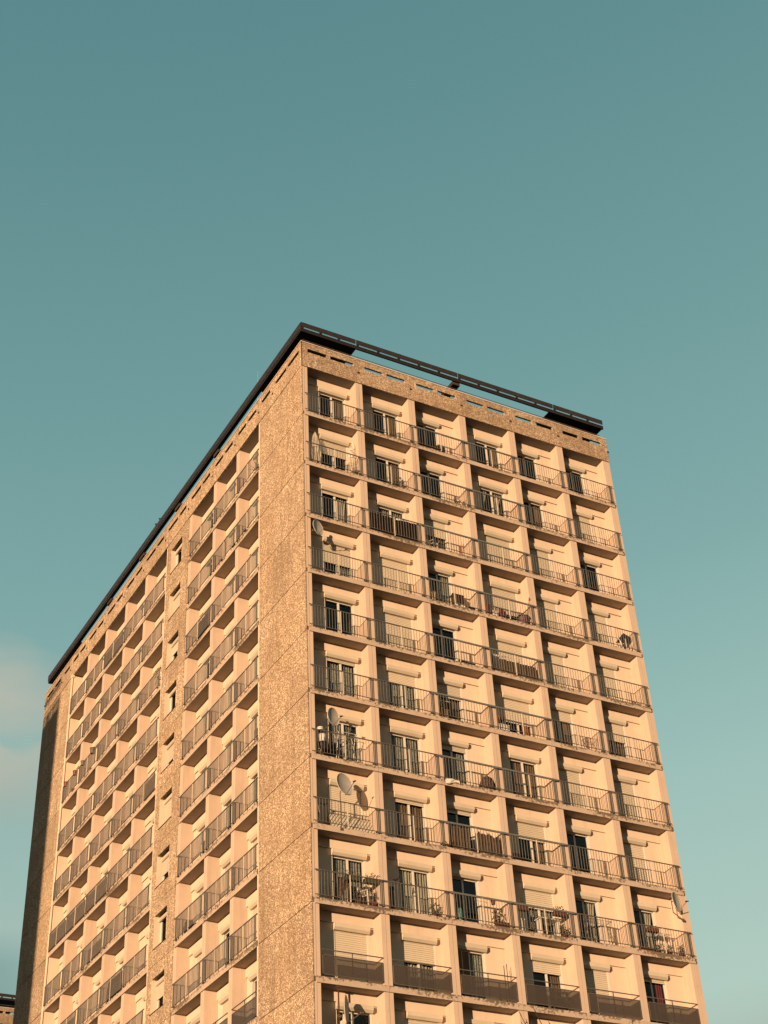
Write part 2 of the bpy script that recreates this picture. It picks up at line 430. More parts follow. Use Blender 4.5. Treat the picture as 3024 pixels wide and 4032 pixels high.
def backwall(side, L_, d0, ceil):
    k = (side, round(L_, 3), round(d0, 3), ceil)
    if k not in WM:
        m = MB(side); w0, w1 = .65, .82
        m.box(0, d0, w0, w1, .0, 2.37); m.box(d0+OW, L_, w0, w1, .0, 2.37)
        m.box(d0, d0+OW, w0, w1, 2.14, 2.37); m.box(d0, d0+OW, w0, w1, 0, .19)
        lm = MB(side); lm.box(0, L_, .585, .82, 2.373, ceil)
        WM[k] = (m.mesh('back_wall', WALL), lm.mesh('lintel', WALL))
    return WM[k]
SM = {}
def slabmesh(side, u0, u1):
    k = (side, round(u0, 3), round(u1, 3))
    if k not in SM:
        m = MB(side); m.prism([(0, .19), (0, -.03), (.12, -.03), (.12, .0), (1.9, .0), (1.9, .19)], u0, u1)
        SM[k] = m.mesh('balcony_slab', [SLAB])
    return SM[k]
def f_fin(a, b, g, ceil):
    def fn(m):
        m.box(a, g-.008, .05, .66, .19, ceil); m.box(g+.008, b, .05, .66, .19, ceil)
        m.box(g-.01, g+.01, .075, .6, .19, ceil)
    return fn
FM = {}
def finmesh(side, a, b, g, ceil):
    k = (side, a, b, g, ceil)
    if k not in FM:
        m = MB(side); f_fin(a, b, g, ceil)(m); FM[k] = m.mesh('fin', FIN)
    return FM[k]
RM = {}
def railmesh(side, u0, u1, thick, ends):
    k = (side, round(u0, 3), round(u1, 3), thick, ends)
    if k not in RM:
        m = MB(side)
        m.cur = 0
        if thick: m.cur = 1; m.box(u0+.01, u1-.01, -.055, -.01, 1.135, 1.205); m.cur = 0
        else: m.box(u0+.004, u1-.004, -.05, -.015, 1.16, 1.195)
        m.box(u0+.004, u1-.004, -.045, -.02, .262, .285)
        mid = (u0+u1)/2
        m.cur = 2; m.box(mid-.014, mid+.014, -.050, -.015, .17, 1.16); m.cur = 0
        for e in (u0+.17, u1-.19):
            m.box(e-.011, e+.011, -.045, -.02, .2, 1.16)
        m.box(u1-.25, u1-.14, -.045, .0, 1.12, 1.15); m.box(u1-.25, u1-.1, -.04, .02, .235, .26)
        RM[k] = m.mesh('railing', [RAIL, RAILG, POSTW])
    return RM[k]
def baruse(u0, u1):
    us = []; n = int(round((u1-u0)/.1285))
    mid = (u0+u1)/2
    for i in range(1, n):
        u = u0+(u1-u0)*i/n
        if abs(u-mid) > .03: us.append(u)
    return us
BD = {'R': (.0055, -.042, -.024), 'L': (.006, -.047, -.018)}     # half width and depth of the bars
BARM = {s: MB(s).box(-BD[s][0], BD[s][0], BD[s][1], BD[s][2], .286, 1.159).mesh('baluster', BAR) for s in 'RL'}
PM = {}
def panelrail(side, u0, u1):
    k = (side, round(u0, 3), round(u1, 3))
    if k not in PM:
        a, b = u0+.19, u1-.19
        m = MB(side)
        m.tube((a, .03, 1.13), (b, .03, 1.13), .022, 8)
        m.box(a+.01, b-.01, .018, .042, .935, .96); m.box(a+.01, b-.01, .018, .042, .27, .295)
        m.box(a+.01, a+.035, .018, .042, .27, .96); m.box(b-.035, b-.01, .018, .042, .27, .96)
        mid = (a+b)/2; m.box(mid-.014, mid+.014, .045, .07, .17, 1.13)
        p = MB(side); p.box(a+.03, b-.03, .027, .033, .29, .94)
        PM[k] = (m.mesh('railing', RAIL), p.mesh('perforated_panel', MESHP))
    return PM[k]

# state of every loggia of the short facade: (shutter drop, curtain)
ST = {
 (1,1):(0,'right'),(1,2):(0,'right'),(1,3):(0,None),(1,4):(0,'right'),(1,5):(0,None),(1,6):(0,None),
 (2,1):(.36,None),(2,2):(0,'right'),(2,3):(0,None),(2,4):(0,'both'),(2,5):(0,'dark'),(2,6):(1,None),
 (3,1):(.06,'rpale'),(3,2):(0,'full'),(3,3):(.42,'dark'),(3,4):(1,None),(3,5):(1,None),(3,6):(.0,None),
 (4,1):(.47,'rlace'),(4,2):(1,None),(4,3):(0,'rlace'),(4,4):(.62,None),(4,5):(1,None),(4,6):(1,None),
 (5,1):(0,None),(5,2):(1,None),(5,3):(0,None),(5,4):(1,None),(5,5):(1,None),(5,6):(1,None),
 (6,1):(.06,'full'),(6,2):(.22,'full'),(6,3):(.30,'dark'),(6,4):(.55,None),(6,5):(.22,'dark'),(6,6):(.42,'dark'),
 (7,1):(0,'full'),(7,2):(0,'full'),(7,3):(.10,'full'),(7,4):(0,'dark'),(7,5):(1,None),(7,6):(1,None),
 (8,1):(1,None),(8,2):(.06,'dark'),(8,3):(.07,None),(8,4):(.34,'right'),(8,5):(0,None),(8,6):(1,None),
 (9,1):(0,'full'),(9,2):(0,'pale'),(9,3):(0,None),(9,4):(.36,'full'),(9,5):(0,'rpale'),(9,6):(0,'rpale'),
 (10,1):(.93,None),(10,2):(.38,'pale'),(10,3):(0,'rlace'),(10,4):(.20,'right'),(10,5):(1,None),(10,6):(.06,'red'),
 (11,1):(0,None),(11,2):(.12,'full'),(11,3):(.3,None),(11,4):(.4,None),(11,5):(1,None),(11,6):(0,None),
}
def rstate(r, c):
    if (r, c) in ST: return ST[(r, c)]
    return (random.choice([0, .3, 1, 1]), random.choice([None, 'full', 'dark']))
def opening(side, a, zb, s, cur, par):
    """shutter box, shutter curtain, door frame, panes and curtains of one opening at along-coordinate a"""
    L0 = P(side, a, 0, zb)
    b = obj('shutter_box', SHBOX[side], par, L0)
    if s > 0: obj('shutter_curtain', shutter(s)[side], b)
    d = obj('balcony_door', DFRAME[side], par, L0)
    if s < .97:
        obj('pane', PANE[side], d, P(side, .08, 0, 0)); obj('pane', PANE[side], d, P(side, OW/2+.04, 0, 0))
        if cur: obj('curtain', CUR[cur][side], d)

bars_budget = 0
barjobs = []
rest = {'R': MB('R'), 'L': MB('L')}
def railing(side, a0, u0, u1, zb, thick, single, par):
    o = obj('railing', railmesh(side, u0, u1, thick, 0), par, P(side, a0, 0, zb))
    for u in baruse(u0, u1):
        if single: obj('baluster', BARM[side], o, P(side, u, 0, 0))
        else: rest[side].box(a0+u-BD[side][0], a0+u+BD[side][0], BD[side][1], BD[side][2], zb+.286, zb+1.159)
nsingle = 0
# short facade ------------------------------------------------------------
for r in range(1, ROWS+1):
    zb = ZR(r); ceil = 2.75 if r > 1 else 2.785
    for c in range(1, 7):
        a0 = JR[c-1]
        u0 = -.04 if c == 1 else .008
        u1 = W+.09 if c == 6 else W-.008
        obj('balcony_slab', slabmesh('R', u0, u1), tower, (a0, 0, zb))
        d0 = .97 if c in (1, 2, 4) else .35
        bw, lt = backwall('R', W, d0, ceil)
        obj('back_wall', bw, tower, (a0, 0, zb)); obj('lintel', lt, tower, (a0, 0, zb))
        s, cu = rstate(r, c); opening('R', a0+d0, zb, s, cu, tower)
        if r < 10:
            single = r in (8, 9) or (r == 7 and c <= 3)
            railing('R', a0, u0-.02 if c == 1 else 0, u1 if c == 6 else W, zb, c in (3, 4), single, tower)
        else:
            fr, pn = panelrail('R', 0, W); o = obj('railing', fr, tower, (a0, 0, zb)); obj('perforated_panel', pn, o)
    obj('fin', finmesh('R', .02, .302, .155, ceil), tower, (0, 0, zb))
    for i in range(1, 6): obj('fin', finmesh('R', -.175, .172, .01, ceil), tower, (JR[i], 0, zb))
    obj('fin', finmesh('R', -.172, .222, .01, ceil), tower, (JR[6], 0, zb))
    # caulked joint between neighbouring slabs
    jm = MB('R')
    for i in range(1, 6): jm.box(JR[i]-.012, JR[i]+.012, .012, .3, -.02, .17)
    obj('slab_joint', jm.mesh('slab_joint', BLACK), tower, (0, 0, zb))

# long facade ------------------------------------------------------------
random.seed(3)
LS = {}
for r in range(1, ROWS+1):
    for i in range(8): LS[(r, i)] = (random.choice([0, .3, .6, 1, 1, 1]), random.choice([None, 'full', 'dark', None]))
for k in ((1, 2), (2, 2), (4, 2)): LS[k] = (.0, None)
for r in range(1, ROWS+1):
    zb = ZR(r); ceil = 2.75 if r > 1 else 2.785
    for i, (y0, y1, d) in enumerate(BL):
        L_ = y1-y0
        obj('balcony_slab', slabmesh('L', .008 if i not in (0, 3) else .03, L_-.008), tower, (0, y0, zb))
        bw, lt = backwall('L', L_, d-y0, ceil)
        obj('back_wall', bw, tower, (0, y0, zb)); obj('lintel', lt, tower, (0, y0, zb))
        s, cu = LS[(r, i)]; opening('L', d, zb, s, cu, tower)
        if r < 10: railing('L', y0, 0 if i != 0 else .02, L_, zb, False, False, tower)
        else:
            fr, pn = panelrail('L', 0, L_); o = obj('railing', fr, tower, (0, y0, zb)); obj('perforated_panel', pn, o)
    for y in (7.0, 9.7, 18.75, 21.70, 24.75, 27.60): obj('fin', finmesh('L', -.17, .17, .0, ceil), tower, (0, y, zb))
    obj('fin', finmesh('L', -.17, .17, .0, ceil), tower, (0, 12.74, zb))
    e1 = MB('L'); e1.box(4.42, 4.535, .0, .66, -.03, 2.715); obj('wall_return', e1.mesh('wall_return', WALL), tower, (0, 0, zb))
    e2 = MB('L'); e2.box(15.70, 15.83, .02, .66, -.03, 2.715); obj('wall_return', e2.mesh('wall_return', WALL), tower, (0, 0, zb))
    e3 = MB('L'); e3.box(30.13, 30.27, .06, .66, -.03, 2.715); obj('wall_return', e3.mesh('wall_return', WALL), tower, (0, 0, zb))
obj('balusters', rest['R'].mesh('balusters', BAR), tower, kind='stuff')
obj('balusters', rest['L'].mesh('balusters', BAR), tower, kind='stuff')

# blank pebble concrete end panels ------------------------------------------
def panels(y0s, rows):
    for (ya, yb) in y0s:
        m = MB('L'); m.box(ya, yb, 0, .032, 0.016, H-.016); me = m.mesh('wall_panel', AGG)
        for r in rows: obj('wall_panel', me, tower, (0, 0, ZR(r)))
panels([(.03, 1.484), (1.496, 3.024), (3.036, 4.418), (30.275, 32.24), (32.252, 33.83), (33.842, YE)], range(1, 17))
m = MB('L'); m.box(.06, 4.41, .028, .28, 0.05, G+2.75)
JC = mat('dark joint concrete', (.13, .10, .075), .95)  # dark core concrete that shows in the panel joints
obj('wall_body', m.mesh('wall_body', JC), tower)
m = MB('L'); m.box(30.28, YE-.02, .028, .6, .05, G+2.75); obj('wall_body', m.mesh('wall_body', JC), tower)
# window strip -------------------------------------------------------------
WS = [0, .80, .40, 0, .6, .97, .55, 0, .5, .3, .5, 1]
m = MB('L'); a, b, o0, o1, q0, q1 = 12.90, 15.70, 13.70, 15.16, .72, 2.18
m.box(a, o0, 0, .36, .008, H-.008); m.box(o1, b, 0, .36, .008, H-.008)
m.box(o0, o1, 0, .36, .008, q0); m.box(o0, o1, 0, .36, q1, H-.008)
STRIP = m.mesh('wall_panel', AGG)
REV = [MB('L').box(o1-.012, o1, -.001, .30, q0, q1).mesh('reveal', WALL), MB('L').box(o0, o0+.012, -.001, .30, q0, q1).mesh('reveal', WALL)]
m = MB('L'); m.prism([(-.03, q0-.002), (-.03, q0-.03), (.30, q0-.0), (.30, q0+.02)], o0-.02, o1+.02); SILL = m.mesh('sill', DARK)
m = MB('L'); m.prism([(.17, q1-.10), (.17, q1-.20), (.21, q1-.24), (.29, q1-.24), (.29, q1-.10)], o0+.012, o1-.012); WBOX = m.mesh('shutter_box', PVC)
m = MB('L')
m.box(o0+.012, o0+.09, .29, .35, q0, q1); m.box(o1-.14, o1-.012, .29, .35, q0, q1); m.box(o0+.09, o1-.14, .29, .35, q1-.2, q1-.12); m.box(o0+.09, o1-.14, .29, .35, q0, q0+.08)
m.box((o0+o1)/2-.04, (o0+o1)/2+.04, .285, .345, q0+.08, q1-.2)
WFR = m.mesh('window', FRAME)
m = MB('L'); m.box(o0+.09, o1-.14, .315, .322, q0+.08, q1-.2); WPN = m.mesh('pane', GLASS)
for r in range(1, ROWS+1):
    zb = ZR(r)
    obj('wall_panel', STRIP, tower, (0, 0, zb)); [obj('reveal', q_, tower, (0, 0, zb)) for q_ in REV]
    wdw = obj('window', WFR, tower, (0, 0, zb)); obj('pane', WPN, wdw); obj('sill', SILL, wdw)
    bx = obj('shutter_box', WBOX, tower, (0, 0, zb))
    s = WS[r-1]
    if s > 0:
        m = MB('L'); top = q1-.22; bot = top-s*(top-q0); n = int((top-bot)/.05)+1; h = (top-bot)/n
        for k in range(n):
            z = top-k*h; m.prism([(.270, z), (.262, z-h*.4), (.262, z-h*.8), (.270, z-h), (.28, z-h), (.28, z)], o0+.02, o1-.02)
        obj('shutter_curtain', m.mesh('shutter_curtain', PVC), bx)
m = MB('L'); m.box(12.86, 15.74, .02, .04, 0, G+2.75); m.box(12.91, 15.69, .55, .6, 0, G+2.75)
# lower storeys of the strip and plain base below the modelled rows
base = MB('R')
base.box(.3, XE-.02, .65, 1.0, 0, ZR(ROWS)-.03); base.box(.65, .99, 4.5, 30.2, 0, ZR(ROWS)-.03)
obj('base_wall', base.mesh('base_wall', WALL), tower)
for r in range(ROWS+1, 17):
    zb = ZR(r)
    for i in range(7): obj('fin', finmesh('R', -.175, .172, .01, 2.75), tower, (JR[i] if i else .172, 0, zb))
    for c in range(6): obj('balcony_slab', slabmesh('R', .008, W-.008), tower, (JR[c], 0, zb))
    for i, (y0, y1, d) in enumerate(BL):
        obj('balcony_slab', slabmesh('L', .03, y1-y0-.008), tower, (0, y0, zb)); obj('fin', finmesh('L', -.17, .17, .0, 2.75), tower, (0, y1, zb))
    obj('wall_panel', STRIP, tower, (0, 0, zb))
# dark inner core with party walls behind the loggias
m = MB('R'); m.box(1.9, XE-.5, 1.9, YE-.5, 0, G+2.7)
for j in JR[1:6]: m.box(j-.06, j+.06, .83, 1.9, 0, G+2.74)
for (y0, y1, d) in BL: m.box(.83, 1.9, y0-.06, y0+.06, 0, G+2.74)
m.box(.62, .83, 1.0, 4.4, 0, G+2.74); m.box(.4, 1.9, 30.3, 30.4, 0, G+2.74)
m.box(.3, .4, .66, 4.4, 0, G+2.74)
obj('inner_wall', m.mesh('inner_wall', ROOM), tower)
m = MB('R'); m.box(XE-.03, XE, .06, YE-.03, 0, G+2.78); m.box(.06, XE-.03, YE-.035, YE-.005, 0, G+2.78)
obj('side_wall', m.mesh('side_wall', AGG), tower)
# downpipe at the far end of the long facade
m = MB('L'); m.tube((30.20, -.02, 0), (30.20, -.02, G+2.6), .055, 10); m.box(30.10, 30.29, -.09, .07, G+2.6, G+2.77)
for r in range(1, 14): m.box(30.12, 30.15, -.03, .05, ZR(r)+1.2, ZR(r)+1.26)
obj('downpipe', m.mesh('downpipe', WALL), tower)

# parapet ------------------------------------------------------------------
PZ0, PZ1, S0, S1 = 2.787, 4.19, 3.675, 3.875
def parapet(side, a, b, slots, name='parapet_panel', mitre=0, par=None):
    m = MB(side); T = .10; L_ = b-a; lo = 0.008; hi = L_-.008
    def bx(u0, u1, z0, z1):
        if u0 <= lo+1e-6 and mitre:
            m.hexa([(u0,0,z0),(u1,0,z0),(u1,T,z0),(u0+mitre,T,z0),(u0,0,z1),(u1,0,z1),(u1,T,z1),(u0+mitre,T,z1)])
        else: m.box(u0, u1, 0, T, z0, z1)
    bx(lo, hi, PZ0, S0); bx(lo, hi, S1, PZ1)
    cur = lo
    for s0, s1 in slots: bx(cur, s0, S0, S1); cur = s1
    bx(cur, hi, S0, S1)
    o = obj(name, m.mesh(name, AGG), par or tower, P(side, a, 0, G))
    k = MB(side); k.box(hi-.045, hi+.06, -.03, .0, 3.36, 3.43); k.box(hi+.000, hi+.016, .01, .12, PZ0+.01, PZ1)
    obj('joint_bracket', k.mesh('joint_bracket', BLACK), o)
    return o
RP = [(.032, 2.916)]+[(JR[i], JR[i+1]) for i in range(1, 5)]+[(JR[5], XE)]
upper = []
for i, (a, b) in enumerate(RP):
    sl = [(.32, 1.27), (1.48, 2.47)]
    if i == 0: sl = [(.286, 1.263), (1.443, 2.64)]
    if i == 5: sl = [(.32, 1.26), (1.48, 2.62)]
    upper.append(parapet('R', a, b, sl, mitre=.09 if i == 0 else 0))
LP = [(0, 3.03, [(.275, 1.45), (1.57, 2.74)]), (3.03, 4.53, [(.27, 1.25)])]
yj = [4.53, 7.25, 10.0, 13.0, 16.05, 19.15, 22.05, 25.05, 28.0, 30.72]
LP += [(yj[i], yj[i+1], [(.30, 1.28), (1.46, yj[i+1]-yj[i]-.28)]) for i in range(9)]
LP += [(30.72, 32.27, [(.27, 1.28)]), (32.27, YE, [(.3, 1.45), (1.62, 2.85)])]
for i, (a, b, sl) in enumerate(LP): upper.append(parapet('L', a, b, sl, mitre=.09 if i == 0 else 0))
m = MB('R'); m.box(-.03, XE+.03, -.03, .19, G+4.19, G+4.235); m.box(-.03, .19, .19, YE+.03, G+4.19, G+4.235)
upper.append(obj('parapet_cap', m.mesh('parapet_cap', CAP), tower))
m = MB('R'); m.box(.11, XE, .11, YE, G+2.79, G+2.98)
upper.append(obj('roof', m.mesh('roof', ROOF), tower))
m = MB('R'); m.path([(.5, .14, G+4.47), (.16, .17, G+4.50), (.12, .5, G+4.47)], .018)
m.tube((.5, .14, G+4.47), (XE-.25, .14, G+4.47), .018, 6)
x = .45
while x < XE-.3: m.tube((x, .14, G+4.22), (x, .14, G+4.47), .012, 5); x += 1.25
upper.append(obj('roof_rail', m.mesh('roof_rail', RAIL), tower))

# canopy -------------------------------------------------------------------
def louvre(side, a, b):
    m = MB(side); L_ = b-a; T = 5.42
    m.cur = 0
    m.box(.0, L_-.0, .022, .03, 5.165, T-.005)                     # backing
    for k in range(4): m.box(.0, L_, .0, .02, T-.045-k*.06, T-k*.06)
    m.cur = 1
    for k in range(4): m.box(.0, L_, .002, .02, T-.058-k*.06, T-.047-k*.06)
    m.cur = 0
    if side == 'R':
        n = max(1, int(round(L_/1.09))); q = L_/n
        for i in range(n):
            m.box(i*q, i*q+.13, .0, .03, 5.06, 5.165)
            m.cur = 2; m.tube((i*q+.13, .015, 5.12), ((i+1)*q, .015, 5.12), .003, 4); m.cur = 0
        m.cur = 1; m.box(0, L_, .002, .02, 5.05, 5.062); m.cur = 0
    else:
        for k in (4, 5): m.box(.0, L_, .0, .02, T-.045-k*.06, T-k*.06)
        m.box(.0, L_, .022, .03, 5.06, 5.19); m.cur = 1
        for k in (4, 5): m.box(.0, L_, .002, .02, T-.058-k*.06, T-.047-k*.06)
    return m.mesh('louvre_band', [SLATC, LITEDGE, STEEL])
cuts = [0, 2.86, 8.38, 13.86, 16.86]
for i in range(4): upper.append(obj('louvre_band', louvre('R', cuts[i]+.02, cuts[i+1]-.02), tower, (cuts[i]+.02, 0, G)))
cutl = [.03, 3.6, 9.9, 15.0, 20.0, 25.0, 30.2, 35.35]
for i in range(7): upper.append(obj('louvre_band', louvre('L', cutl[i]+.015, cutl[i+1]-.015), tower, (0, cutl[i]+.015, G)))
m = MB('R')
m.box(.0, 16.86, .031, .10, G+4.89, G+5.07); m.box(.031, .22, .10, 35.35, G+4.93, G+5.06)
upper.append(obj('canopy_edge_beam', m.mesh('canopy_edge_beam', DARK), tower))
for q_ in ((.22, 2.9, .10, 4.0), (13.66, 16.84, .10, 4.0), (.22, 2.6, 4.002, 4.75), (.22, 3.0, 30.02, 35.34)):
    m = MB('R'); m.box(*q_, G+4.935, G+4.985); upper.append(obj('canopy_soffit', m.mesh('canopy_soffit', DARK), tower))
for xa, xb in ((8.13, 8.52),):
    m = MB('R'); m.box(xa, xb, .12, 4.0, 4.74, 4.932); m.box(xa+.05, xb-.05, 2.8, 3.1, 2.98, 4.70)
    upper.append(obj('canopy_beam', m.mesh('canopy_beam', BEAM), tower, (0, 0, G)))
for ya, yb in ((9.65, 10.22), (14.66, 15.27), (19.68, 20.35), (24.70, 25.30)):
    m = MB('R'); m.box(.12, 4.0, ya, yb, 4.75, 4.932); m.box(2.8, 3.1, ya+.1, yb-.1, 2.98, 4.72)
    upper.append(obj('canopy_beam', m.mesh('canopy_beam', BEAM), tower, (0, 0, G)))
mst = thing('antenna_mast', 'thin whip antenna rising above the roof canopy of the tower', 'antenna', (4.0, 13.4, G+2.98))
m = MB('R'); m.tube((0, 0, 0), (0, 0, 9.3), .03, 8, .02); obj('pole', m.mesh('pole', STEEL), mst)
m = MB('R'); m.tube((0, 0, 9.3), (0, 0, 11.5), .011, 6, .006); obj('whip', m.mesh('whip', DISH), mst)

# ---------------------------------------------------------------- sister towers
def sister(label, loc):
    t = thing('apartment_tower', label, 'building', loc)
    for o in upper:
        c = o.copy(); COL.objects.link(c); c.parent = t
        for ch in o.children: d = ch.copy(); COL.objects.link(d); d.parent = c
    m = MB('R'); m.box(.05, XE, .65, YE, 0, G+2.78); m.box(XE-.4, XE, .02, .65, 0, G+2.78); obj('wall', m.mesh('wall', WALL), t)
    for r in (1, 2, 3):
        for c in range(6):
            obj('balcony_slab', slabmesh('R', .008, W-.008), t, (JR[c], 0, ZR(r)))
        for i in range(7): obj('fin', finmesh('R', -.175, .172, .01, 2.75), t, (JR[i] if i else .18, 0, ZR(r)))
    m = MB('L'); m.box(.03, YE, 0, .66, 0, G+2.78); obj('end_wall', m.mesh('end_wall', AGG), t)
    return t
sister('distant sister tower whose pebble parapet and dark canopy peek out at the lower left corner', (13.6, 91.0, 0))
sister('neighbouring tower beyond the left edge that throws its shadow on the far end wall', (-63.75, -.62, 0))

# ---------------------------------------------------------------- things on the balconies
def at(r, c, u, w=.3, z=.19): return (JR[c-1]+u, w, ZR(r)+z)
DSOUTH = Vector((.57, -.82, 0)).normalized()
def dish(label, loc, diam, n, arm_dir, mount, rod=None, face=DISH):
    """reflector, rim, feed arm, receiver head and mount; n = pointing direction"""
    t = thing('satellite_dish', label, 'satellite dish', loc, 'satellite dishes on the balconies')
    n = Vector(n).normalized(); R = diam/2
    q = n.to_track_quat('Z', 'Y').to_matrix()
    def T(v): return tuple(q @ Vector(v))
    m = MB(); rings = 6; seg = 28; vs = []; dep = .16*R
    for side in (0, 1):
        for i in range(rings+1):
            rr = R*i/rings
            for k in range(seg):
                a = 2*math.pi*k/seg
                vs.append(T((rr*math.cos(a), rr*1.06*math.sin(a), dep*(i/rings)**2-dep-side*.012)))
    fs = []
    off = (rings+1)*seg
    for i in range(rings):
        for k in range(seg):
            j = (k+1) % seg
            fs.append((i*seg+k, i*seg+j, (i+1)*seg+j, (i+1)*seg+k))
            fs.append((off+i*seg+j, off+i*seg+k, off+(i+1)*seg+k, off+(i+1)*seg+j))
    m._add(vs, fs); me = m.mesh('reflector', face); me.polygons.foreach_set('use_smooth', [True]*len(me.polygons))
    obj('reflector', me, t)
    m = MB(); pts = [T((R*math.cos(2*math.pi*k/seg), R*1.06*math.sin(2*math.pi*k/seg), -.002)) for k in range(seg+1)]
    m.path(pts, .011, 5); obj('rim', m.mesh('rim', DISHL), t)
    ad = Vector(arm_dir); b0 = Vector(arm_dir)*0
    low = q @ Vector((ad.x*R, ad.y*R*1.02, -.04)); foc = q @ Vector((ad.x*R*.35, ad.y*R*.35, R*1.15))
    m = MB(); m.tube(low*1.04, foc, .014, 6); m.tube(low*1.04, q @ Vector((ad.x*R*.55, ad.y*R*.55, -dep-.06)), .014, 6)
    obj('feed_arm', m.mesh('feed_arm', STEEL), t)
    m = MB(); h = foc; dd = -(foc-q @ Vector((0, 0, -dep))).normalized()
    m.tube(h, h+dd*.07, .035, 8, .026); m.tube(h, h-dd*.07, .022, 8); obj('receiver_head', m.mesh('receiver_head', BLACK), t)
    m = MB(); back = q @ Vector((0, 0, -dep-.02))
    m.path([tuple(back)]+mount, .019, 7); e = mount[-1]; m.box(e[0]-.05, e[0]+.05, e[1]-.03, e[1]+.03, e[2]-.05, e[2]+.05)
    obj('mount', m.mesh('mount', STEEL), t)
    return t
# reflector centre points found on the facade plane
dish('round grey satellite dish under the third balcony from the top at the near corner', at(4, 1, .40, -.10, 2.22), .66, (.40, -.90, .05), (0, -1), [(-.10, .12, -.10), (-.14, .16, -.1)])
dish('upright grey satellite dish clamped to the rail above the black barbecue and white bowl', at(7, 1, .84, -.10, 1.82), .68, (.38, -.90, -.02), (0, -1), [(-.22, .04, -.42), (-.42, .10, -.62)])
d3 = dish('largest satellite dish, leaning back on a rusty pole in front of a closed shutter', at(8, 1, 1.20, -.16, 1.84), .84, (.29, -.94, .15), (0, -1), [(-.12, .18, -.30), (-.12, .16, -1.72)])
dish('small dish in the shaded left corner of the balcony with the largest dish', at(8, 1, .28, .34, .95), .62, (.92, -.3, .25), (.45, .89), [(-.08, .1, -.2), (-.05, .14, -.75)])
dish('pale satellite dish held out on a bent bracket at the far right corner column', at(9, 6, 2.26, -.15, 2.32), .74, (.44, -.87, .08), (0, -1), [(-.18, .10, .05), (-.18, .10, -.42), (.28, .12, -.66)])
dish('satellite dish seen edge on beside a dark red mast on the lowest corner balcony', at(11, 1, 1.04, -.02, 1.92), .88, (.79, -.60, .0), (0, -1), [(-.12, .1, -.2), (-.22, .14, -.2)])
t = thing('mast', 'dark red steel mast standing from floor to ceiling on the lowest corner balcony', 'mast', at(11, 1, .82, .12))
m = MB(); m.tube((0, 0, 0), (0, 0, 2.53), .026, 8); obj('pole', m.mesh('pole', mat('red oxide pole', (.035, .010, .008), .7)), t)
m = MB(); m.box(-.09, .09, -.05, .05, 2.50, 2.535); m.box(-.08, .1, -.05, .05, 1.24, 1.26); m.tube((-.06, 0, 1.1), (.07, 0, 1.1), .05, 8); obj('clamp', m.mesh('clamp', STEEL), t)
t = thing('junction_box', 'white equipment box on the mast of the lowest corner balcony', 'box', at(11, 1, .92, .06, 1.35))
m = MB(); m.box(-.07, .10, -.06, .06, 0, .2); m.box(.02, .09, -.05, .05, .2, .42); obj('housing', m.mesh('housing', WHITE), t)

def plant(label, loc, r, h, potr=0, poth=0, potmat=None, n=90, leafs=.09, cat='potted plant', name='potted_plant', spike=False, col=None):
    t = thing(name, label, cat, loc, 'plants on the balconies')
    if potr:
        m = MB(); m.lathe([(0, 0), (potr*.72, 0), (potr, poth), (potr*.88, poth), (potr*.8, poth*.85), (0, poth*.85)], 14)
        obj('pot', m.mesh('pot', potmat or TERRA), t)
    m = MB()
    for i in range(7):
        a = random.uniform(0, 6.28); q = random.uniform(.3, .8)
        m.tube((0, 0, poth*.8), (r*q*math.cos(a), r*q*math.sin(a), poth+h*random.uniform(.4, .9)), .006, 4)
    obj('stems', m.mesh('stems', TWIG), t)
    m = MB()
    if spike:
        for i in range(9):
            a = 6.28*i/9+random.uniform(-.2, .2); L_ = r*random.uniform(.8, 1.15); p0 = Vector((0, 0, poth)); 
            d = Vector((math.cos(a), math.sin(a), .55)); s_ = Vector((-math.sin(a), math.cos(a), 0))*.018
            p1 = p0+d*L_*.55; p2 = p1+Vector((math.cos(a), math.sin(a), -.15))*L_*.5
            m._add([p0-s_, p0+s_, p1+s_, p1-s_], [(0, 1, 2, 3)]); m._add([p1-s_, p1+s_, p2], [(0, 1, 2)])
    else:
        for i in range(n):
            a = random.uniform(0, 6.28); rr = r*math.sqrt(random.random()); z = poth+h*random.random()
            k = 1-.5*abs((z-poth)/h-.5)
            m.leaf((rr*k*math.cos(a), rr*k*math.sin(a)*.8, z), leafs*random.uniform(.6, 1.3))
    obj('foliage', m.mesh('foliage', col or LEAF), t)
    return t
def flowerbox(label, loc, L_, h=.16, d=.17, mt=None, plants=40, ph=.22, hang=True):
    t = thing('flower_box', label, 'flower box', loc, 'flower boxes on the railings')
    m = MB(); m.prism([(-.0, 0), (-.02, h), (d+.02, h), (d, 0)], 0, L_); obj('trough', m.mesh('trough', mt or GREENB), t)
    m = MB()
    for x in (.1, L_-.1): m.path([(x, -.03, h+.03), (x, -.03, h-.02), (x, .02, 0)], .006, 4)
    obj('bracket', m.mesh('bracket', STEEL), t)
    if plants:
        m = MB()
        for i in range(plants):
            m.leaf((random.uniform(.02, L_-.02), random.uniform(0, d), h+random.uniform(-.02, ph)), random.uniform(.05, .09))
        obj('foliage', m.mesh('foliage', LEAF), t)
    return t
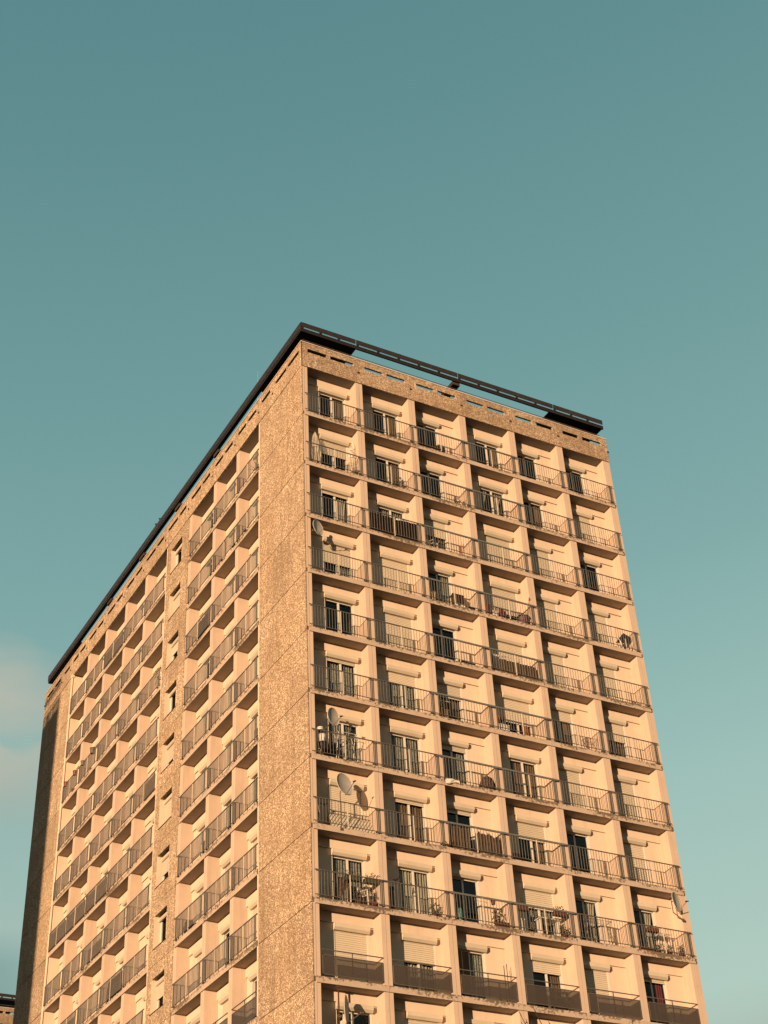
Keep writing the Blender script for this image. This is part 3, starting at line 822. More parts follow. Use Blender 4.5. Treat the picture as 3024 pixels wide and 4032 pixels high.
def chair(label, loc, mt=None, rotz=0, sc_=1.0):
    t = thing('chair', label, 'chair', loc, 'chairs on the balconies', rotz)
    mt = mt or WHITE
    m = MB(); m.box(-.21, .21, -.2, .2, .40, .43); obj('seat', m.mesh('seat', mt), t)
    m = MB(); m.hexa([(-.2,.17,.43),(.2,.17,.43),(.2,.2,.43),(-.2,.2,.43),(-.22,.25,.86),(.22,.25,.86),(.22,.28,.86),(-.22,.28,.86)]); obj('backrest', m.mesh('backrest', mt), t)
    for x in (-.19, .19):
        for y in (-.18, .18):
            m = MB(); m.tube((x, y, .4), (x*1.1, y*1.15, 0), .018, 6); obj('leg', m.mesh('leg', mt), t)
        m = MB(); m.path([(x*1.1, -.18, .42), (x*1.12, -.18, .62), (x*1.1, .22, .62)], .016, 6); obj('armrest', m.mesh('armrest', mt), t)
    t.scale = (sc_,)*3
    return t
def tub(label, name, cat, loc, r, h, mt, rim=True, group=None):
    t = thing(name, label, cat, loc, group)
    m = MB(); m.lathe([(0, 0), (r*.78, 0), (r, h), (r*.93, h), (r*.74, .02), (0, .02)], 16); obj('body', m.mesh('body', mt), t)
    m = MB(); m.lathe([(r*.96, h-.015), (r*1.08, h-.015), (r*1.08, h+.012), (r*.9, h+.012), (r*.96, h-.015)], 16); obj('rim', m.mesh('rim', mt), t)
    return t
def crate(label, name, cat, loc, sx, sy, sz, mt, lidmat=None, group=None, rotz=0):
    t = thing(name, label, cat, loc, group, rotz)
    m = MB(); m.box(0, sx, 0, sy, 0, sz*.88); obj('body', m.mesh('body', mt), t)
    m = MB(); m.box(-.012, sx+.012, -.012, sy+.012, sz*.885, sz); obj('lid', m.mesh('lid', lidmat or mt), t)
    return t
def screen(label, side, a, b, loc_w, zb, z0, z1, mt, ragged=0, name='privacy_screen', group='privacy screens behind railings'):
    """cloth or reed screen tied behind the bars, with its own folds, and the ties"""
    t = thing(name, label, 'screen', P(side, a, loc_w, zb+z0), group)
    L_ = b-a; hh = z1-z0; n = max(6, int(L_*22)); m = MB(side); tops = [hh-ragged*random.random() for _ in range(n+1)]
    for lay in (0, .008):
        m.grid(lambda i, j, lay=lay: (i*L_, .012*math.sin(i*L_*19)+lay, j*tops[min(n, int(i*n+.5))]), n, 1)
    obj('sheet', m.mesh('sheet', mt), t)
    m = MB(side)
    for k in range(5): m.tube((L_*(k+.3)/5, -.06, hh-.05-ragged), (L_*(k+.3)/5, .02, hh-.05-ragged), .005, 4)
    obj('ties', m.mesh('ties', STEEL), t)
    return t
def drying_rack(label, loc, L_, h, mt=None):
    t = thing('drying_rack', label, 'drying rack', loc, 'drying racks on the balconies')
    m = MB()
    for x in (0.05, L_-.05):
        m.path([(x, .02, 0), (x, .34, h)], .010, 5); m.path([(x, .34, 0), (x, .02, h)], .010, 5)
    obj('legs', m.mesh('legs', mt or WHITE), t)
    m = MB(); m.path([(0, 0, h), (L_, 0, h), (L_, .36, h), (0, .36, h), (0, 0, h)], .010, 5)
    for k in range(1, 6): m.tube((0, .06*k, h), (L_, .06*k, h), .004, 4)
    obj('rails', m.mesh('rails', mt or WHITE), t)
    return t
def cloth(label, loc, pts, mt=None, name='cloth', cat='cloth', group=None):
    m = MB(); n = 8
    (ax, az), (bx_, bz) = pts
    m.grid(lambda i, j: (ax+(bx_-ax)*i, .02*math.sin(i*9+j*3)-.02*j, az-(az-bz)*j*(.75+.25*math.sin(i*5+1))), n, 5)
    o = obj(name, m.mesh(name, mt or WHITE), None, loc); o['label'] = label; o['category'] = cat
    if group: o['group'] = group
    sol = o.modifiers.new('s', 'SOLIDIFY'); sol.thickness = .006
    return o

random.seed(11)
# row 1
t = thing('bench', 'low wooden bench board on the third top floor balcony', 'bench', at(1, 3, .25, .34))
m = MB(); m.box(0, 1.15, 0, .24, .40, .44); obj('seat', m.mesh('seat', WOOD), t)
for x in (.06, .5, 1.02):
    m = MB(); m.box(x, x+.06, .02, .22, 0, .40); obj('leg', m.mesh('leg', BLACK), t)
t = thing('folded_barbecue', 'round black drum beside the bench on the top floor', 'barbecue', at(1, 3, 1.62, .34))
m = MB(); m.tube((-.2, .1, .42), (.14, .1, .42), .22, 18); obj('drum', m.mesh('drum', BLACK), t)
for x in (-.14, .1):
    m = MB(); m.tube((x, .02, .3), (x, -.04, 0), .014, 5); m.tube((x, .2, .3), (x, .26, 0), .014, 5); obj('leg', m.mesh('leg', STEEL), t)
# row 2
def wrapped(label, loc, r, h):
    t = thing('wrapped_plant', label, 'wrapped plant', loc, 'plants wrapped in plastic film')
    m = MB(); n = 14; prof = [(.55, 0), (.7, .12), (.95, .3), (1.0, .42), (.85, .55), (.75, .68), (.5, .84), (.06, 1.0)]
    rows = []; vs = []; fs = []
    for k, (q, z) in enumerate(prof):
        for i in range(n):
            a = 6.283*i/n; rr = r*q*(1+.16*math.sin(a*3+k*1.7)+.08*math.sin(a*7+k)); vs.append((rr*math.cos(a)+.12*r*math.sin(k), rr*.8*math.sin(a), z*h))
    for k in range(len(prof)-1):
        for i in range(n): j = (i+1) % n; fs.append((k*n+i, k*n+j, (k+1)*n+j, (k+1)*n+i))
    m._add(vs, fs); obj('film', m.mesh('film', FILM), t)
    m = MB(); m.lathe([(0, 0), (r*.5, 0), (r*.62, .26), (0, .26)], 12); obj('pot', m.mesh('pot', TERRA), t)
    m = MB(); m.tube((0, 0, .2), (0, 0, h*.9), .012, 5)
    for i in range(40): m.leaf((random.uniform(-.5, .5)*r, random.uniform(-.4, .4)*r, random.uniform(.25, .8)*h), .09)
    obj('foliage', m.mesh('foliage', m_noisy('dry leaves', (.22, .17, .11), .3, 9)), t)
wrapped('tall plant wrapped in clear plastic at the left of the second corner balcony', at(2, 1, .56, .30), .25, 1.95)
wrapped('plastic wrapped plant against the right fin of the second corner balcony', at(2, 1, 2.40, .30), .27, 1.98)
plant('small dark plant at the foot of the right wrapped plant', at(2, 1, 2.38, .12), .2, .28, .1, .12, GREENB, 50, .07)
plant('bushy dark plant in a green planter, second balcony of the second row', at(2, 2, 2.02, .32), .24, .55, .16, .2, GREENB, 120, .08)
crate('grey planter trough beside the bushy plant', 'planter', 'planter', at(2, 2, 1.36, .30), .5, .2, .34, GREENB)
plant('low dark clump of pot plants under the flat grey rail, second row', at(2, 3, 2.2, .30), .28, .3, .16, .14, TERRA, 90, .08)
plant('smaller pot plant at the right end of the same grey railed balcony, second row', at(2, 3, 2.52, .25), .12, .28, .09, .12, TERRA, 40, .06)
# row 3
screen('black cloth screen closing the whole railing of the second bay, third row', 'R', JR[1]+.18, JR[2]-.20, .02, ZR(3), .22, 1.14, BLACKF)
cloth('white cloth thrown over the railing with the black screen', at(3, 2, 1.38, -.0, 0), ((0, 1.20), (.72, 1.03)), WHITE)
chair('white plastic chair on the third balcony of the third row', at(3, 3, .72, .36), WHITE, .5, .8)
t = thing('broom', 'orange broom leaning on the fin wall beside the white chair balcony', 'broom', at(3, 3, 2.2, .5))
m = MB(); m.tube((0, 0, .08), (.16, .04, 1.1), .012, 6); obj('handle', m.mesh('handle', m_noisy('orange wood', (.5, .16, .03), .1, 5)), t)
m = MB(); m.box(-.15, .12, -.03, .03, 0, .1); obj('brush', m.mesh('brush', REDP), t)
plant('round low plant in the right corner of the third row, fourth bay', at(3, 4, 2.25, .30), .16, .26, .1, .12, TERRA, 60, .07)
plant('dark trailing plant next to the corner plant of the fourth bay', at(3, 4, 2.5, .30), .14, .2, .08, .1, TERRA, 50, .06)
# row 4
t = thing('bird_cage', 'dark brown hutch standing on a white box on the fourth row', 'hutch', at(4, 3, 1.58, .25, .19+.30))
m = MB(); m.box(0, .44, 0, .34, 0, .46); obj('body', m.mesh('body', mat('dark brown board', (.045, .02, .012), .7)), t)
m = MB(); m.prism([(-.03, .46), (.17, .60), (.37, .46)], -.03, .47); obj('roof', m.mesh('roof', mat('dark hutch roof', (.03, .015, .01), .7)), t)
crate('white plastic box under the brown hutch', 'box', 'box', at(4, 3, 1.60, .22), .42, .36, .29, WHITE)
crate('small black box with grey lid near the right fin, fourth row third bay', 'box', 'box', at(4, 3, 2.22, .25), .32, .25, .3, BLACK, DISH)
tub('pale wicker basket in front of the dark door, fourth row', 'basket', 'basket', at(4, 3, .5, .28), .15, .5, m_noisy('wicker', (.42, .34, .25), .3, 30, .9))
tub('bright red tub in the left corner of the cluttered balcony, fourth row', 'tub', 'tub', at(4, 4, .45, .28), .17, .55, REDP)
cloth('dark red towel hanging in the half shuttered doorway', at(4, 4, 1.28, .60, 0), ((0, 1.05), (.25, .35)), REDC)
crate('crumpled white bag beside the red tub', 'bag', 'bag', at(4, 4, .66, .25), .3, .28, .42, WHITE)
crate('grey box among the clutter behind the white bag', 'box', 'box', at(4, 4, 1.0, .4), .3, .2, .3, DISH)
tub('purple laundry basket full of dark clothes under the mop', 'laundry_basket', 'laundry basket', at(4, 4, 2.3, .30), .28, .45, m_noisy('dull purple plastic', (.13, .07, .08), .2, 9))
m = MB(); m.grid(lambda i, j: ((i-.5)*.66, (j-.5)*.4, .42+.22*math.sin(i*3.1)*math.sin(j*3.1)+.05*math.sin(i*14)*math.cos(j*11)), 14, 10)
o = obj('clothes', m.mesh('clothes', m_fabric('dark clothes', (.05, .05, .045), (.12, .11, .10), 12)), None, at(4, 4, 2.3, .30)); o['label'] = 'heap of dark clothes piled on the purple laundry basket'; o['category'] = 'clothes'
t = thing('mop', 'mop and broom heads sticking up above the grey rail, fourth row', 'mop', at(4, 4, 2.35, .12))
m = MB(); m.tube((-.1, 0, 0), (.22, -.05, 1.30), .013, 6); obj('handle', m.mesh('handle', WOOD), t)
m = MB(); m.tube((.22, -.05, 1.28), (.24, -.05, 1.48), .04, 7, .02); m.tube((.22, -.05, 1.3), (.36, -.05, 1.44), .03, 7, .015); obj('head', m.mesh('head', WOOD), t)
t = thing('folding_table', 'dark folding table with curved white legs in the far right corner, fourth row', 'table', at(4, 6, 1.72, .30))
m = MB(); m.hexa([(0,-.1,.42),(.9,-.1,.62),(.9,.02,.62),(0,.02,.42),(.45,-.1,.98),(.95,-.1,.80),(.95,.02,.80),(.45,.02,.98)]); obj('table_top', m.mesh('table_top', BLACK), t)
for x, s_ in ((.22, .12), (.5, 0), (.78, -.10)):
    m = MB(); m.path([(x-s_*1.2, -.12, .68), (x-s_*.2, -.12, .4), (x+s_*.7, -.12, .03)], .032, 7); m.box(x+s_*.7-.1, x+s_*.7+.12, -.16, -.08, 0, .05); obj('leg', m.mesh('leg', WHITE), t)
# row 5
screen('dark brown reed mat behind the railing of the fifth row', 'R', JR[3]+.62, JR[4]-.30, .03, ZR(5), .22, .86, REED, .05)
screen('narrow black cloth hanging at the left end of the reed mat railing', 'R', JR[3]+.2, JR[3]+.34, .03, ZR(5), .22, .95, BLACKF)
cloth('white laundry hanging over the reed mat', at(5, 4, .40, .10, 0), ((0, 1.05), (.95, .93)), WHITE)
for x, lb in ((1.62, 'thin bare twig rising from the reed mat near the balcony post'), (2.2, 'second bare twig further right above the reed mat')):
    t = thing('twig', lb, 'twig', at(5, 4, x, .06, .60)); m = MB(); m.path([(0, 0, 0), (.02, 0, .22), (-.03, 0, .32), (.05, 0, .45)], .008, 5); obj('stem', m.mesh('stem', TWIG), t)
crate('flat dark tray on the floor edge of the fifth row, third bay', 'tray', 'tray', at(5, 3, 1.35, .04), .38, .2, .10, BLACK)
crate('second flat tray right of the dark tray, fifth row', 'tray', 'tray', at(5, 3, 1.78, .04), .34, .2, .10, BLACK, DISH)
for k, (x, lb) in enumerate(((2.08, 'leftmost of the three small pot plants in the far corner, fifth row'), (2.25, 'middle one of the three small pot plants in the far corner, fifth row'), (2.42, 'rightmost of the three small pot plants in the far corner, fifth row'))):
    plant(lb, at(5, 6, x, .25), .09, .14, .07, .13, TERRA, 36, .05)
# row 6
t = thing('side_table', 'white topped table in the dark doorway of the sixth row', 'table', at(6, 3, .26, .42))
m = MB(); m.box(0, .72, 0, .2, .98, 1.01); obj('table_top', m.mesh('table_top', WHITE), t)
for x in (.03, .66):
    m = MB(); m.box(x, x+.03, .02, .18, 0, .98); obj('leg', m.mesh('leg', BLACK), t)
crate('brown cardboard box under the white topped table', 'cardboard_box', 'box', at(6, 3, .42, .2), .32, .2, .5, m_noisy('cardboard', (.20, .14, .09), .2, 8))
plant('leafy plant standing on the brown cardboard box', at(6, 3, .56, .3, .19+.5), .13, .3, .07, .1, TERRA, 60, .07)
t = thing('barbecue', 'dark brown charcoal barbecue in the left corner of the sixth row', 'barbecue', at(6, 4, .5, .32))
m = MB(); m.lathe([(0, .55), (.16, .58), (.2, .68), (.2, .76), (0, .80)], 14); obj('bowl', m.mesh('bowl', WOOD), t)
for a_ in (0, 2.1, 4.2):
    m = MB(); m.tube((.1*math.cos(a_), .1*math.sin(a_), .58), (.2*math.cos(a_), .2*math.sin(a_), 0), .012, 5); obj('leg', m.mesh('leg', STEEL), t)
crate('white plastic tray at the floor under the barbecue', 'tray', 'tray', at(6, 4, .32, .10), .46, .2, .34, WHITE)
t = thing('wooden_board', 'orange brown wooden board leaning in the open doorway, sixth row', 'board', at(6, 4, 1.86, .66))
m = MB(); m.hexa([(0,0,0),(.27,0,0),(.27,.03,0),(0,.03,0),(0,.04,1.5),(.27,.04,1.5),(.27,.07,1.5),(0,.07,1.5)]); obj('plank', m.mesh('plank', m_noisy('orange wood board', (.34, .13, .04), .2, 3)), t)
drying_rack('small metal rack standing at the right of the sixth row, fifth bay', at(6, 5, 1.98, .2), .6, .68, STEEL)
# row 7
t = thing('bowl', 'upturned cream bowl on the corner of the rail left of the upright dish', 'bowl', at(7, 1, .34, .04, 1.20))
m = MB(); m.lathe([(.13, 0), (.14, .03), (.10, .05), (.135, .08), (.12, .12), (0, .14)], 16); obj('shell', m.mesh('shell', WHITE), t)
tub('white hanging basket behind the bars under the cream bowl', 'hanging_basket', 'basket', at(7, 1, .44, .10, .78), .15, .26, WHITE)
t = thing('barbecue', 'large black kettle barbecue in the shaded corner under the upright dish', 'barbecue', at(7, 1, .56, .34))
m = MB(); m.lathe([(0, .30), (.22, .36), (.28, .52), (.28, .60), (.2, .72), (0, .78)], 18); obj('kettle', m.mesh('kettle', BLACK), t)
for a_ in (.5, 2.6, 4.7):
    m = MB(); m.tube((.15*math.cos(a_), .15*math.sin(a_), .4), (.24*math.cos(a_), .2*math.sin(a_), 0), .014, 5); obj('leg', m.mesh('leg', BLACK), t)
chair('black garden chair beside the large kettle barbecue', at(7, 1, 1.0, .38), BLACK, -.4, .95)
drying_rack('tall white drying rack in front of the lace curtains by the upright dish', at(7, 1, 1.17, .22), .82, 1.26)
plant('pale dried flowers drooping over the slab edge under the cream bowl', at(7, 1, .30, .0, .20), .12, .2, 0, 0, None, 60, .05, col=m_noisy('dried flowers', (.55, .45, .34), .25, 20))
t = thing('garden_chair', 'black flowered folding chair low in the right corner, seventh row', 'chair', at(7, 3, 2.3, .30))
m = MB(); m.lathe([(0, .02), (.30, .04), (.31, .3), (.22, .56), (.1, .66), (0, .68)], 14); obj('cushion', m.mesh('cushion', m_fabric('black flowered cloth', (.012, .008, .007), (.16, .10, .08), 22, True)), t)
m = MB(); m.tube((-.5, .0, .05), (-.1, .0, .34), .04, 6); m.tube((-.5, .0, .03), (.3, 0, .03), .02, 5); obj('frame', m.mesh('frame', BLACK), t)
cloth('crumpled white cloth hanging off the slab edge at the right of the seventh row', at(7, 3, .18, -.03, 0), ((0, .27), (.62, .02)), WHITE)
# row 8
t = thing('folded_sheet', 'slanted pale board under a thin bar, striped by railing shadows', 'board', at(8, 1, .80, .12))
m = MB(); m.hexa([(0,0,0),(1.85,0,0),(1.85,.012,0),(0,.012,0),(.03,.40,.72),(1.85,.40,.72),(1.85,.412,.72),(.03,.412,.72)]); obj('sheet', m.mesh('sheet', m_noisy('pale sheet', (.74, .66, .52), .06, 3, .6)), t)
m = MB(); m.tube((0, .39, .74), (1.88, .39, .74), .014, 6); m.tube((1.86, .39, .74), (1.86, .1, 0), .012, 5); m.tube((.02, .39, .74), (-.02, .1, 0), .012, 5); obj('bar', m.mesh('bar', STEEL), t)
plant('flat palm leaves poking out through the bars at the end of the reed screens', at(8, 3, .1, -.05, .2), .42, .1, 0, 0, None, 0, .1, spike=True)
screen('left dark reed screen behind the bars of the eighth row', 'R', JR[2]+.19, JR[2]+1.10, .02, ZR(8), .22, 1.12, REED, .06)
screen('right dark reed screen with a torn top edge, eighth row', 'R', JR[2]+1.36, JR[2]+2.45, .02, ZR(8), .22, 1.10, REED, .2)
crate('black box low in the shaded corner of the eighth row, fourth bay', 'box', 'box', at(8, 4, .32, .28), .44, .25, .4, BLACK)
# row 9
flowerbox('green flower box hanging inside the rail at the middle of the ninth row corner balcony', at(9, 1, 1.22, .0, 1.02), .56, plants=46)
flowerbox('dark flower box with red leaved plant against the right fin, ninth row corner', at(9, 1, 1.98, .0, 1.02), .56, plants=70, ph=.2)
chair('white plastic armchair behind the hanging flower boxes', at(9, 1, 2.2, .38), WHITE, .5, 1.0)
plant('large dark pot plant at the right foot of the ninth row corner balcony', at(9, 1, 2.4, .26), .22, .42, .15, .22, TERRA, 120, .08)
plant('dark pot plant left of the large one, behind the corner balcony bars', at(9, 1, 1.8, .26), .18, .38, .13, .2, TERRA, 90, .08)
cloth('brown checked cloth hanging by the curtained door of the ninth row', at(9, 1, 1.0, .3, 0), ((0, 1.2), (.5, .4)), m_fabric('brown check', (.05, .03, .02), (.16, .11, .08), 14, True))
def pigeon(label, loc, yawz, s=1.0):
    t = thing('pigeon', label, 'pigeon', loc, 'birds', yawz); t.scale = (s,)*3
    sp = [(-.16, .06, .004), (-.13, .065, .018), (-.08, .085, .042), (-.02, .11, .060), (.04, .14, .062), (.08, .18, .046), (.10, .225, .030), (.115, .26, .030), (.135, .285, .031), (.155, .285, .022), (.17, .278, .006)]
    m = MB(); vs = []; fs = []; n = 12
    for k, (x, z, r) in enumerate(sp):
        for i in range(n): a = 6.283*i/n; vs.append((x, r*math.cos(a)*.9, z+r*math.sin(a)))
    for k in range(len(sp)-1):
        for i in range(n): j = (i+1) % n; fs.append((k*n+i, k*n+j, (k+1)*n+j, (k+1)*n+i))
    m._add(vs, fs); m.hexa([(-.27,-.02,.025),(-.12,-.03,.05),(-.12,.03,.05),(-.27,.02,.025),(-.27,-.02,.035),(-.12,-.03,.07),(-.12,.03,.07),(-.27,.02,.035)])
    me = m.mesh('body', PIG); me.polygons.foreach_set('use_smooth', [True]*len(me.polygons)); obj('body', me, t)
    m = MB(); m.tube((.168, 0, .278), (.195, 0, .268), .006, 6, .001); obj('beak', m.mesh('beak', BLACK), t)
    for y in (-.022, .022):
        m = MB(); m.tube((.01, y, .07), (.02, y, 0), .005, 5)
        for a_ in (-.4, 0, .4): m.tube((.02, y, .003), (.02+.03*math.cos(a_), y+.03*math.sin(a_), .003), .003, 4)
        obj('leg', m.mesh('leg', REDP), t)
    for y in (-1, 1):
        m = MB(); m.grid(lambda i, j: (.06-.22*i, y*(.056-.02*i*i), .155-.05*i-.05*j*(1-i)), 6, 3); obj('wing', m.mesh('wing', PIG), t)
pigeon('pigeon perched on the railing beside the tied pale curtains', at(9, 2, .50, -.03, 1.196), math.radians(20), 1.0)
crate('dark brown cabinet standing in the left corner under the pigeon', 'cabinet', 'cabinet', at(9, 2, .22, .36), .36, .28, 1.0, WOOD, BLACK)
plant('round leafy plant at the right foot of the pigeon balcony', at(9, 2, 2.22, .28), .26, .4, .14, .16, TERRA, 150, .08)
for x, wd in ((1.06, 'leftmost'), (1.54, 'second'), (1.78, 'third'), (2.20, 'rightmost')):
    m = MB(); m.tube((0, 0, 0), (0, .02, 0), .045, 12); o = obj('curtain_tie', m.mesh('curtain_tie', WOOD), None, at(9, 2, x+.02, .742, 1.58))
    o['label'] = '%s of the four round brown ties on the pale curtains behind the pigeon' % wd; o['category'] = 'curtain tie'; o['group'] = 'round curtain ties'
t = thing('watering_can', 'teal plastic jug standing behind the bars beside the dark open door', 'jug', at(9, 3, .44, .12))
m = MB(); m.lathe([(0, 0), (.08, 0), (.095, .3), (.085, .46), (.05, .5)], 12); obj('body', m.mesh('body', TEAL), t)
m = MB(); m.path([(.06, 0, .46), (.13, 0, .4), (.1, 0, .2)], .012, 5); obj('handle', m.mesh('handle', TEAL), t)
plant('dark bushy plant at the right of the balcony with the teal jug', at(9, 3, 2.2, .28), .24, .5, .16, .2, TERRA, 130, .09)
crate('long dark red planter trough below the bushy plant and teal jug', 'planter', 'planter', at(9, 3, 2.0, .08), .56, .18, .22, TERRA)
tub('small dark pot hanging from the flat rail above the bushy plant', 'hanging_pot', 'pot', at(9, 3, 1.88, .04, 1.0), .085, .15, TERRA)
t = thing('wire_stand', 'thin wire stand near the middle post of the teal jug balcony', 'stand', at(9, 3, 1.25, .3))
m = MB(); m.tube((0, 0, 0), (0, 0, 1.05), .008, 5); m.path([(0, 0, .98), (.5, 0, .98), (.55, 0, .9)], .007, 5); m.box(-.1, .1, -.08, .08, 0, .015); obj('frame', m.mesh('frame', STEEL), t)
flowerbox('dark red flower box at the left of the white box balcony', at(9, 4, .18, .0, .98), .48, mt=TERRA, plants=10, ph=.1)
plant('tall thin sprig growing from the left dark red flower box', at(9, 4, .46, .09, 1.12), .10, .42, 0, 0, None, 46, .06)
crate('white storage box in the left corner of the ninth row, fourth bay', 'storage_box', 'box', at(9, 4, .26, .24), .34, .3, .56, WHITE)
flowerbox('full flower box with dark leaves at the right end of the flat grey rail', at(9, 4, 1.86, .0, 1.0), .56, mt=TERRA, plants=80, ph=.22)
t = thing('garden_table', 'white garden table standing behind the full flower box', 'table', at(9, 4, 1.30, .22))
m = MB(); m.box(0, .95, 0, .38, .70, .735); obj('table_top', m.mesh('table_top', WHITE), t)
for x in (.06, .86):
    m = MB(); m.box(x, x+.04, .04, .34, 0, .70); obj('leg', m.mesh('leg', WHITE), t)
plant('low dark plant on the floor beside the garden table', at(9, 4, 2.36, .2), .24, .28, .14, .14, TERRA, 110, .08)
drying_rack('wide wire drying rack opened beside the pale curtain, ninth row', at(9, 5, .75, .2), 1.15, 1.0, STEEL)
flowerbox('terracotta flower box on the rail under the far right dish', at(9, 6, .75, .0, .99), .5, mt=TERRA, plants=16, ph=.08)
crate('long terracotta trough on the floor left of the far corner pots', 'planter', 'planter', at(9, 6, .38, .06), .52, .18, .16, TERRA)
plant('first leafy pot from the left on the far right ninth row floor', at(9, 6, 1.2, .2), .2, .26, .12, .14, TERRA, 90, .07)
plant('second leafy pot from the left on the far right ninth row floor', at(9, 6, 1.72, .2), .24, .28, .13, .14, TERRA, 110, .07)
plant('last leafy pot by the end fin on the far right ninth row floor', at(9, 6, 2.36, .2), .18, .34, .12, .16, TERRA, 80, .07)
drying_rack('small drying rack behind the pots of the far right ninth row', at(9, 6, 1.45, .3), .6, .92)
# rows 10 and 11
for x, lb in ((2.12, 'left of two thin dark rods standing up behind the perforated panel'), (2.24, 'right of two thin dark rods standing up behind the perforated panel')):
    t = thing('garden_rod', lb, 'rod', at(10, 3, x, .10)); m = MB(); m.tube((0, 0, 0), (.0, 0, 1.34 if x < 2.2 else 1.42), .014, 6); obj('rod', m.mesh('rod', BLACK), t)
t = thing('rail_hook', 'black hook clamp gripping the tube rail of the tenth row', 'hook', at(10, 4, 1.62, .03, 1.10))
m = MB(); m.path([(0, 0, .04), (-.02, -.05, -.02), (-.15, -.05, -.05), (-.28, -.05, -.02)], .018, 6); obj('hook', m.mesh('hook', BLACK), t)
plant('leafy shadowed plant behind the perforated panel of the fourth bay', at(10, 4, 2.0, .3), .3, .6, .14, .2, TERRA, 120, .09)
t = thing('sliding_screen', 'brown framed screen panel in the open doorway of the tenth row', 'screen panel', at(10, 3, .40, .66))
m = MB(); m.box(.0, .62, .0, .02, .05, 1.88); obj('panel', m.mesh('panel', BROWNC), t)
m = MB()
for x in (.0, .3, .60): m.box(x, x+.02, -.012, .032, .05, 1.9)
m.box(0, .62, -.012, .032, 1.88, 1.9); obj('frame', m.mesh('frame', FRAME), t)

# long facade: pots and screens
def lat(r, y, w=-.03, z=1.196): return (w, y, ZR(r)+z)
for y, lb, mt, s_ in ((29.66, 'outermost bright red pot hanging on the rail by the downpipe', REDP, 1), (28.17, 'second bright red pot on the rail near the downpipe', REDP, 1),
                  (26.9, 'grey brown pot on the rail right of the two red pots', m_noisy('grey pot', (.14, .11, .08), .2, 9), 1), (25.4, 'large grey pot furthest right on the red pot railing', m_noisy('grey pot b', (.12, .10, .08), .2, 9), 1.25)):
    tub(lb, 'flower_pot', 'flower pot', lat(3, y, -.03, 1.02), .12*s_, .24*s_, mt, group='pots on the long facade railing')
def lscreen(lb, r, i, a, b, mt, z1=1.12): screen(lb, 'L', BL[i][0]+a, BL[i][0]+b, .03, ZR(r), .24, z1, mt)
GREYF = m_fabric('grey brown cloth', (.12, .085, .06), (.17, .125, .09), 8)
lscreen('grey brown cloth screen on the top row railing left of the window strip', 1, 5, .18, 2.85, GREYF)
lscreen('black cloth screen on the third row railing right of the window strip', 3, 2, .18, 1.7, BLACKF)
for i, w_ in ((5, 'first'), (6, 'second'), (7, 'third and last')):
    lscreen('dark brown cloth screen on the sixth row railing, %s bay towards the downpipe' % w_, 6, i, .18, BL[i][1]-BL[i][0]-.18, REED)
lscreen('dark cloth screen on the second row railing nearest the window strip', 5, 3, .2, 1.5, REED)
lscreen('grey brown cloth screen in the middle of the eighth row towards the downpipe', 8, 6, .3, 2.1, GREYF, 1.0)
lscreen('black cloth screen low on the eighth row, left of the window strip', 8, 4, .18, 2.0, BLACKF)
lscreen('short brown reed screen on the seventh row of the long facade', 7, 5, .4, 2.2, REED, .95)
plant('yellow green spiky plant above the top row railing at the blank end wall', (.30, 5.3, ZR(1)+.19), .42, .95, .14, .3, TERRA, 60, .09, spike=True)
plant('dark leafy plant on the third row railing beside the window strip', (.25, 16.6, ZR(3)+.19), .3, .95, .14, .3, TERRA, 120, .09)
t = thing('drum', 'round dark coil of hose on the eighth row beside the blank wall bays', 'hose reel', (.22, 12.0, ZR(8)+.19))
m = MB(); m.tube((0, 0, .45), (.2, 0, .45), .30, 18); m.box(.02, .18, -.2, .2, 0, .06); m.box(.06, .12, -.03, .03, 0, .3); obj('coil', m.mesh('coil', BLACK), t)
for r, y, lb in ((2, 6.39, 'upper bent metal chair frame behind the second row railing by the blank wall'), (2, 9.0, 'bent metal chair frame in the second bay, second row')):
    t = thing('metal_chair_frame', lb, 'chair frame', (.3, y, ZR(r)+.19))
    m = MB(); m.path([(0, -.14, 0), (0, -.14, 1.35), (0, -.08, 1.5), (0, .08, 1.5), (0, .14, 1.35), (0, .14, 0)], .012, 6); obj('hoop', m.mesh('hoop', STEEL), t)
    m = MB(); m.box(-.2, .1, -.14, .14, .42, .45); obj('seat', m.mesh('seat', DISH), t)
for y, lb in ((17.2, 'dark bird perched on the outer edge of the long canopy'), (17.75, 'second dark bird beside it on the canopy edge')):
    pigeon(lb, (.02, y, G+5.42), math.radians(90), .8)

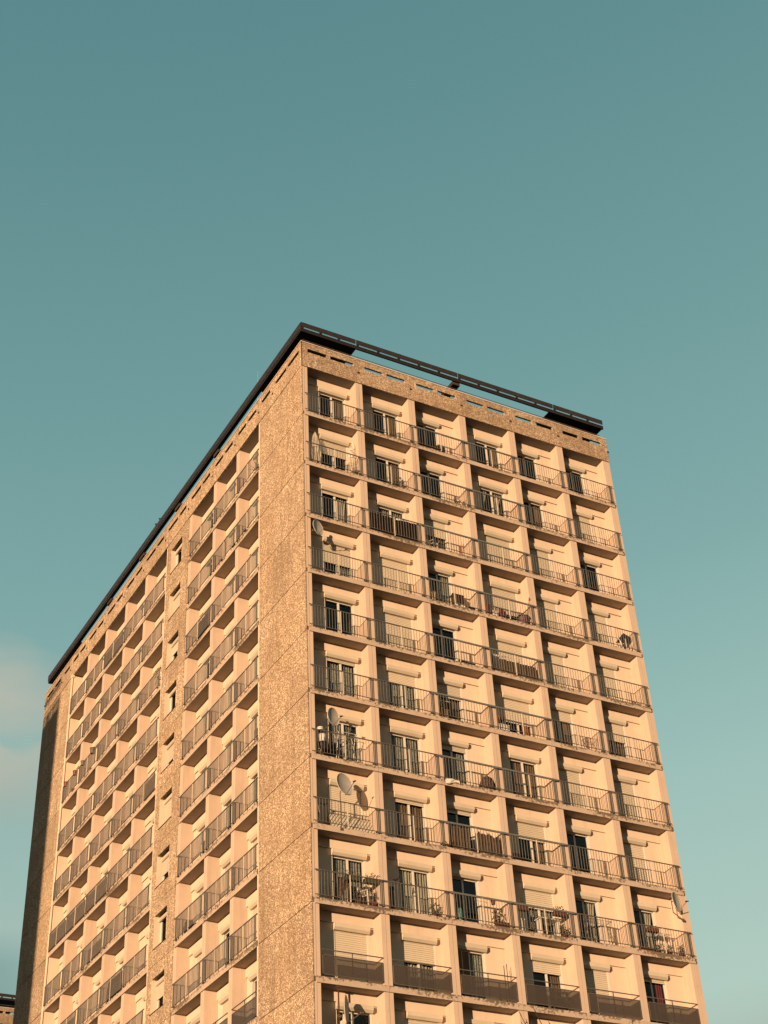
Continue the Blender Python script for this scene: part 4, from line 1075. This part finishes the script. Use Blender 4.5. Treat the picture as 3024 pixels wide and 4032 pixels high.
# ---------------------------------------------------------------- bare tree by the camera
random.seed(5)
tb = Vector((C.x+12.6, C.y+15.8, 0))
tr = thing('bare_tree', 'bare young tree with budded twig tips just showing at the bottom edge of the view', 'tree', tuple(tb))
m = MB()
pts = [Vector((0, 0, 0)), Vector((.05, 0, 1.6)), Vector((-.05, .08, 3.2)), Vector((.04, 0, 4.6))]
rad = [.11, .09, .07, .05, .04]
for i in range(3): m.tube(pts[i], pts[i+1], rad[i], 9, rad[i+1])
obj('trunk', m.mesh('trunk', TWIG), tr)
def ray(px, py, dist):
    d = fwd+(px-1479.4)/f*r2-(py-1747.2)/f*u2
    d = d/math.hypot(d.x, d.y); return C+d*dist
bm_ = MB()
tips = [(2043, 3982), (2070, 4012), (2092, 4018), (2100, 3968), (2160, 4022), (2488, 4006), (2052, 4024), (2300, 4060), (2420, 4075), (2240, 4080)]
dist = math.hypot(12.6, 15.8)
for k, (px, py) in enumerate(tips):
    tip = ray(px, py, dist+random.uniform(-.5, .5))-tb
    base_ = pts[2].lerp(pts[3], random.random())
    mid = base_.lerp(tip, .55)+Vector((random.uniform(-.1, .1), random.uniform(-.1, .1), -.12))
    top = base_.lerp(tip, .8)+Vector((random.uniform(-.04, .04), 0, -.04))
    m = MB(); m.tube(base_, mid, .022, 6, .014); m.tube(mid, top, .014, 6, .008); m.tube(top, tip, .008, 5, .004)
    dr = (tip-top)
    for q in range(7):
        p = top+dr*(q+.5)/7; m.tube(p, p+Vector((random.uniform(-.03, .03), random.uniform(-.03, .03), .022)), .007, 4, .002)
    obj('branch', m.mesh('branch', TWIG), tr)
for k in range(34):
    base_ = pts[1].lerp(pts[3], random.random()); a_ = random.uniform(0, 6.28); L_ = random.uniform(.8, 1.6)
    e_ = base_+Vector((math.cos(a_)*L_*.7, math.sin(a_)*L_*.7, L_*.28)); mid = base_.lerp(e_, .5)+Vector((0, 0, -.08))
    m = MB(); m.tube(base_, mid, .016, 5, .010); m.tube(mid, e_, .010, 5, .003); obj('branch', m.mesh('branch', TWIG), tr)
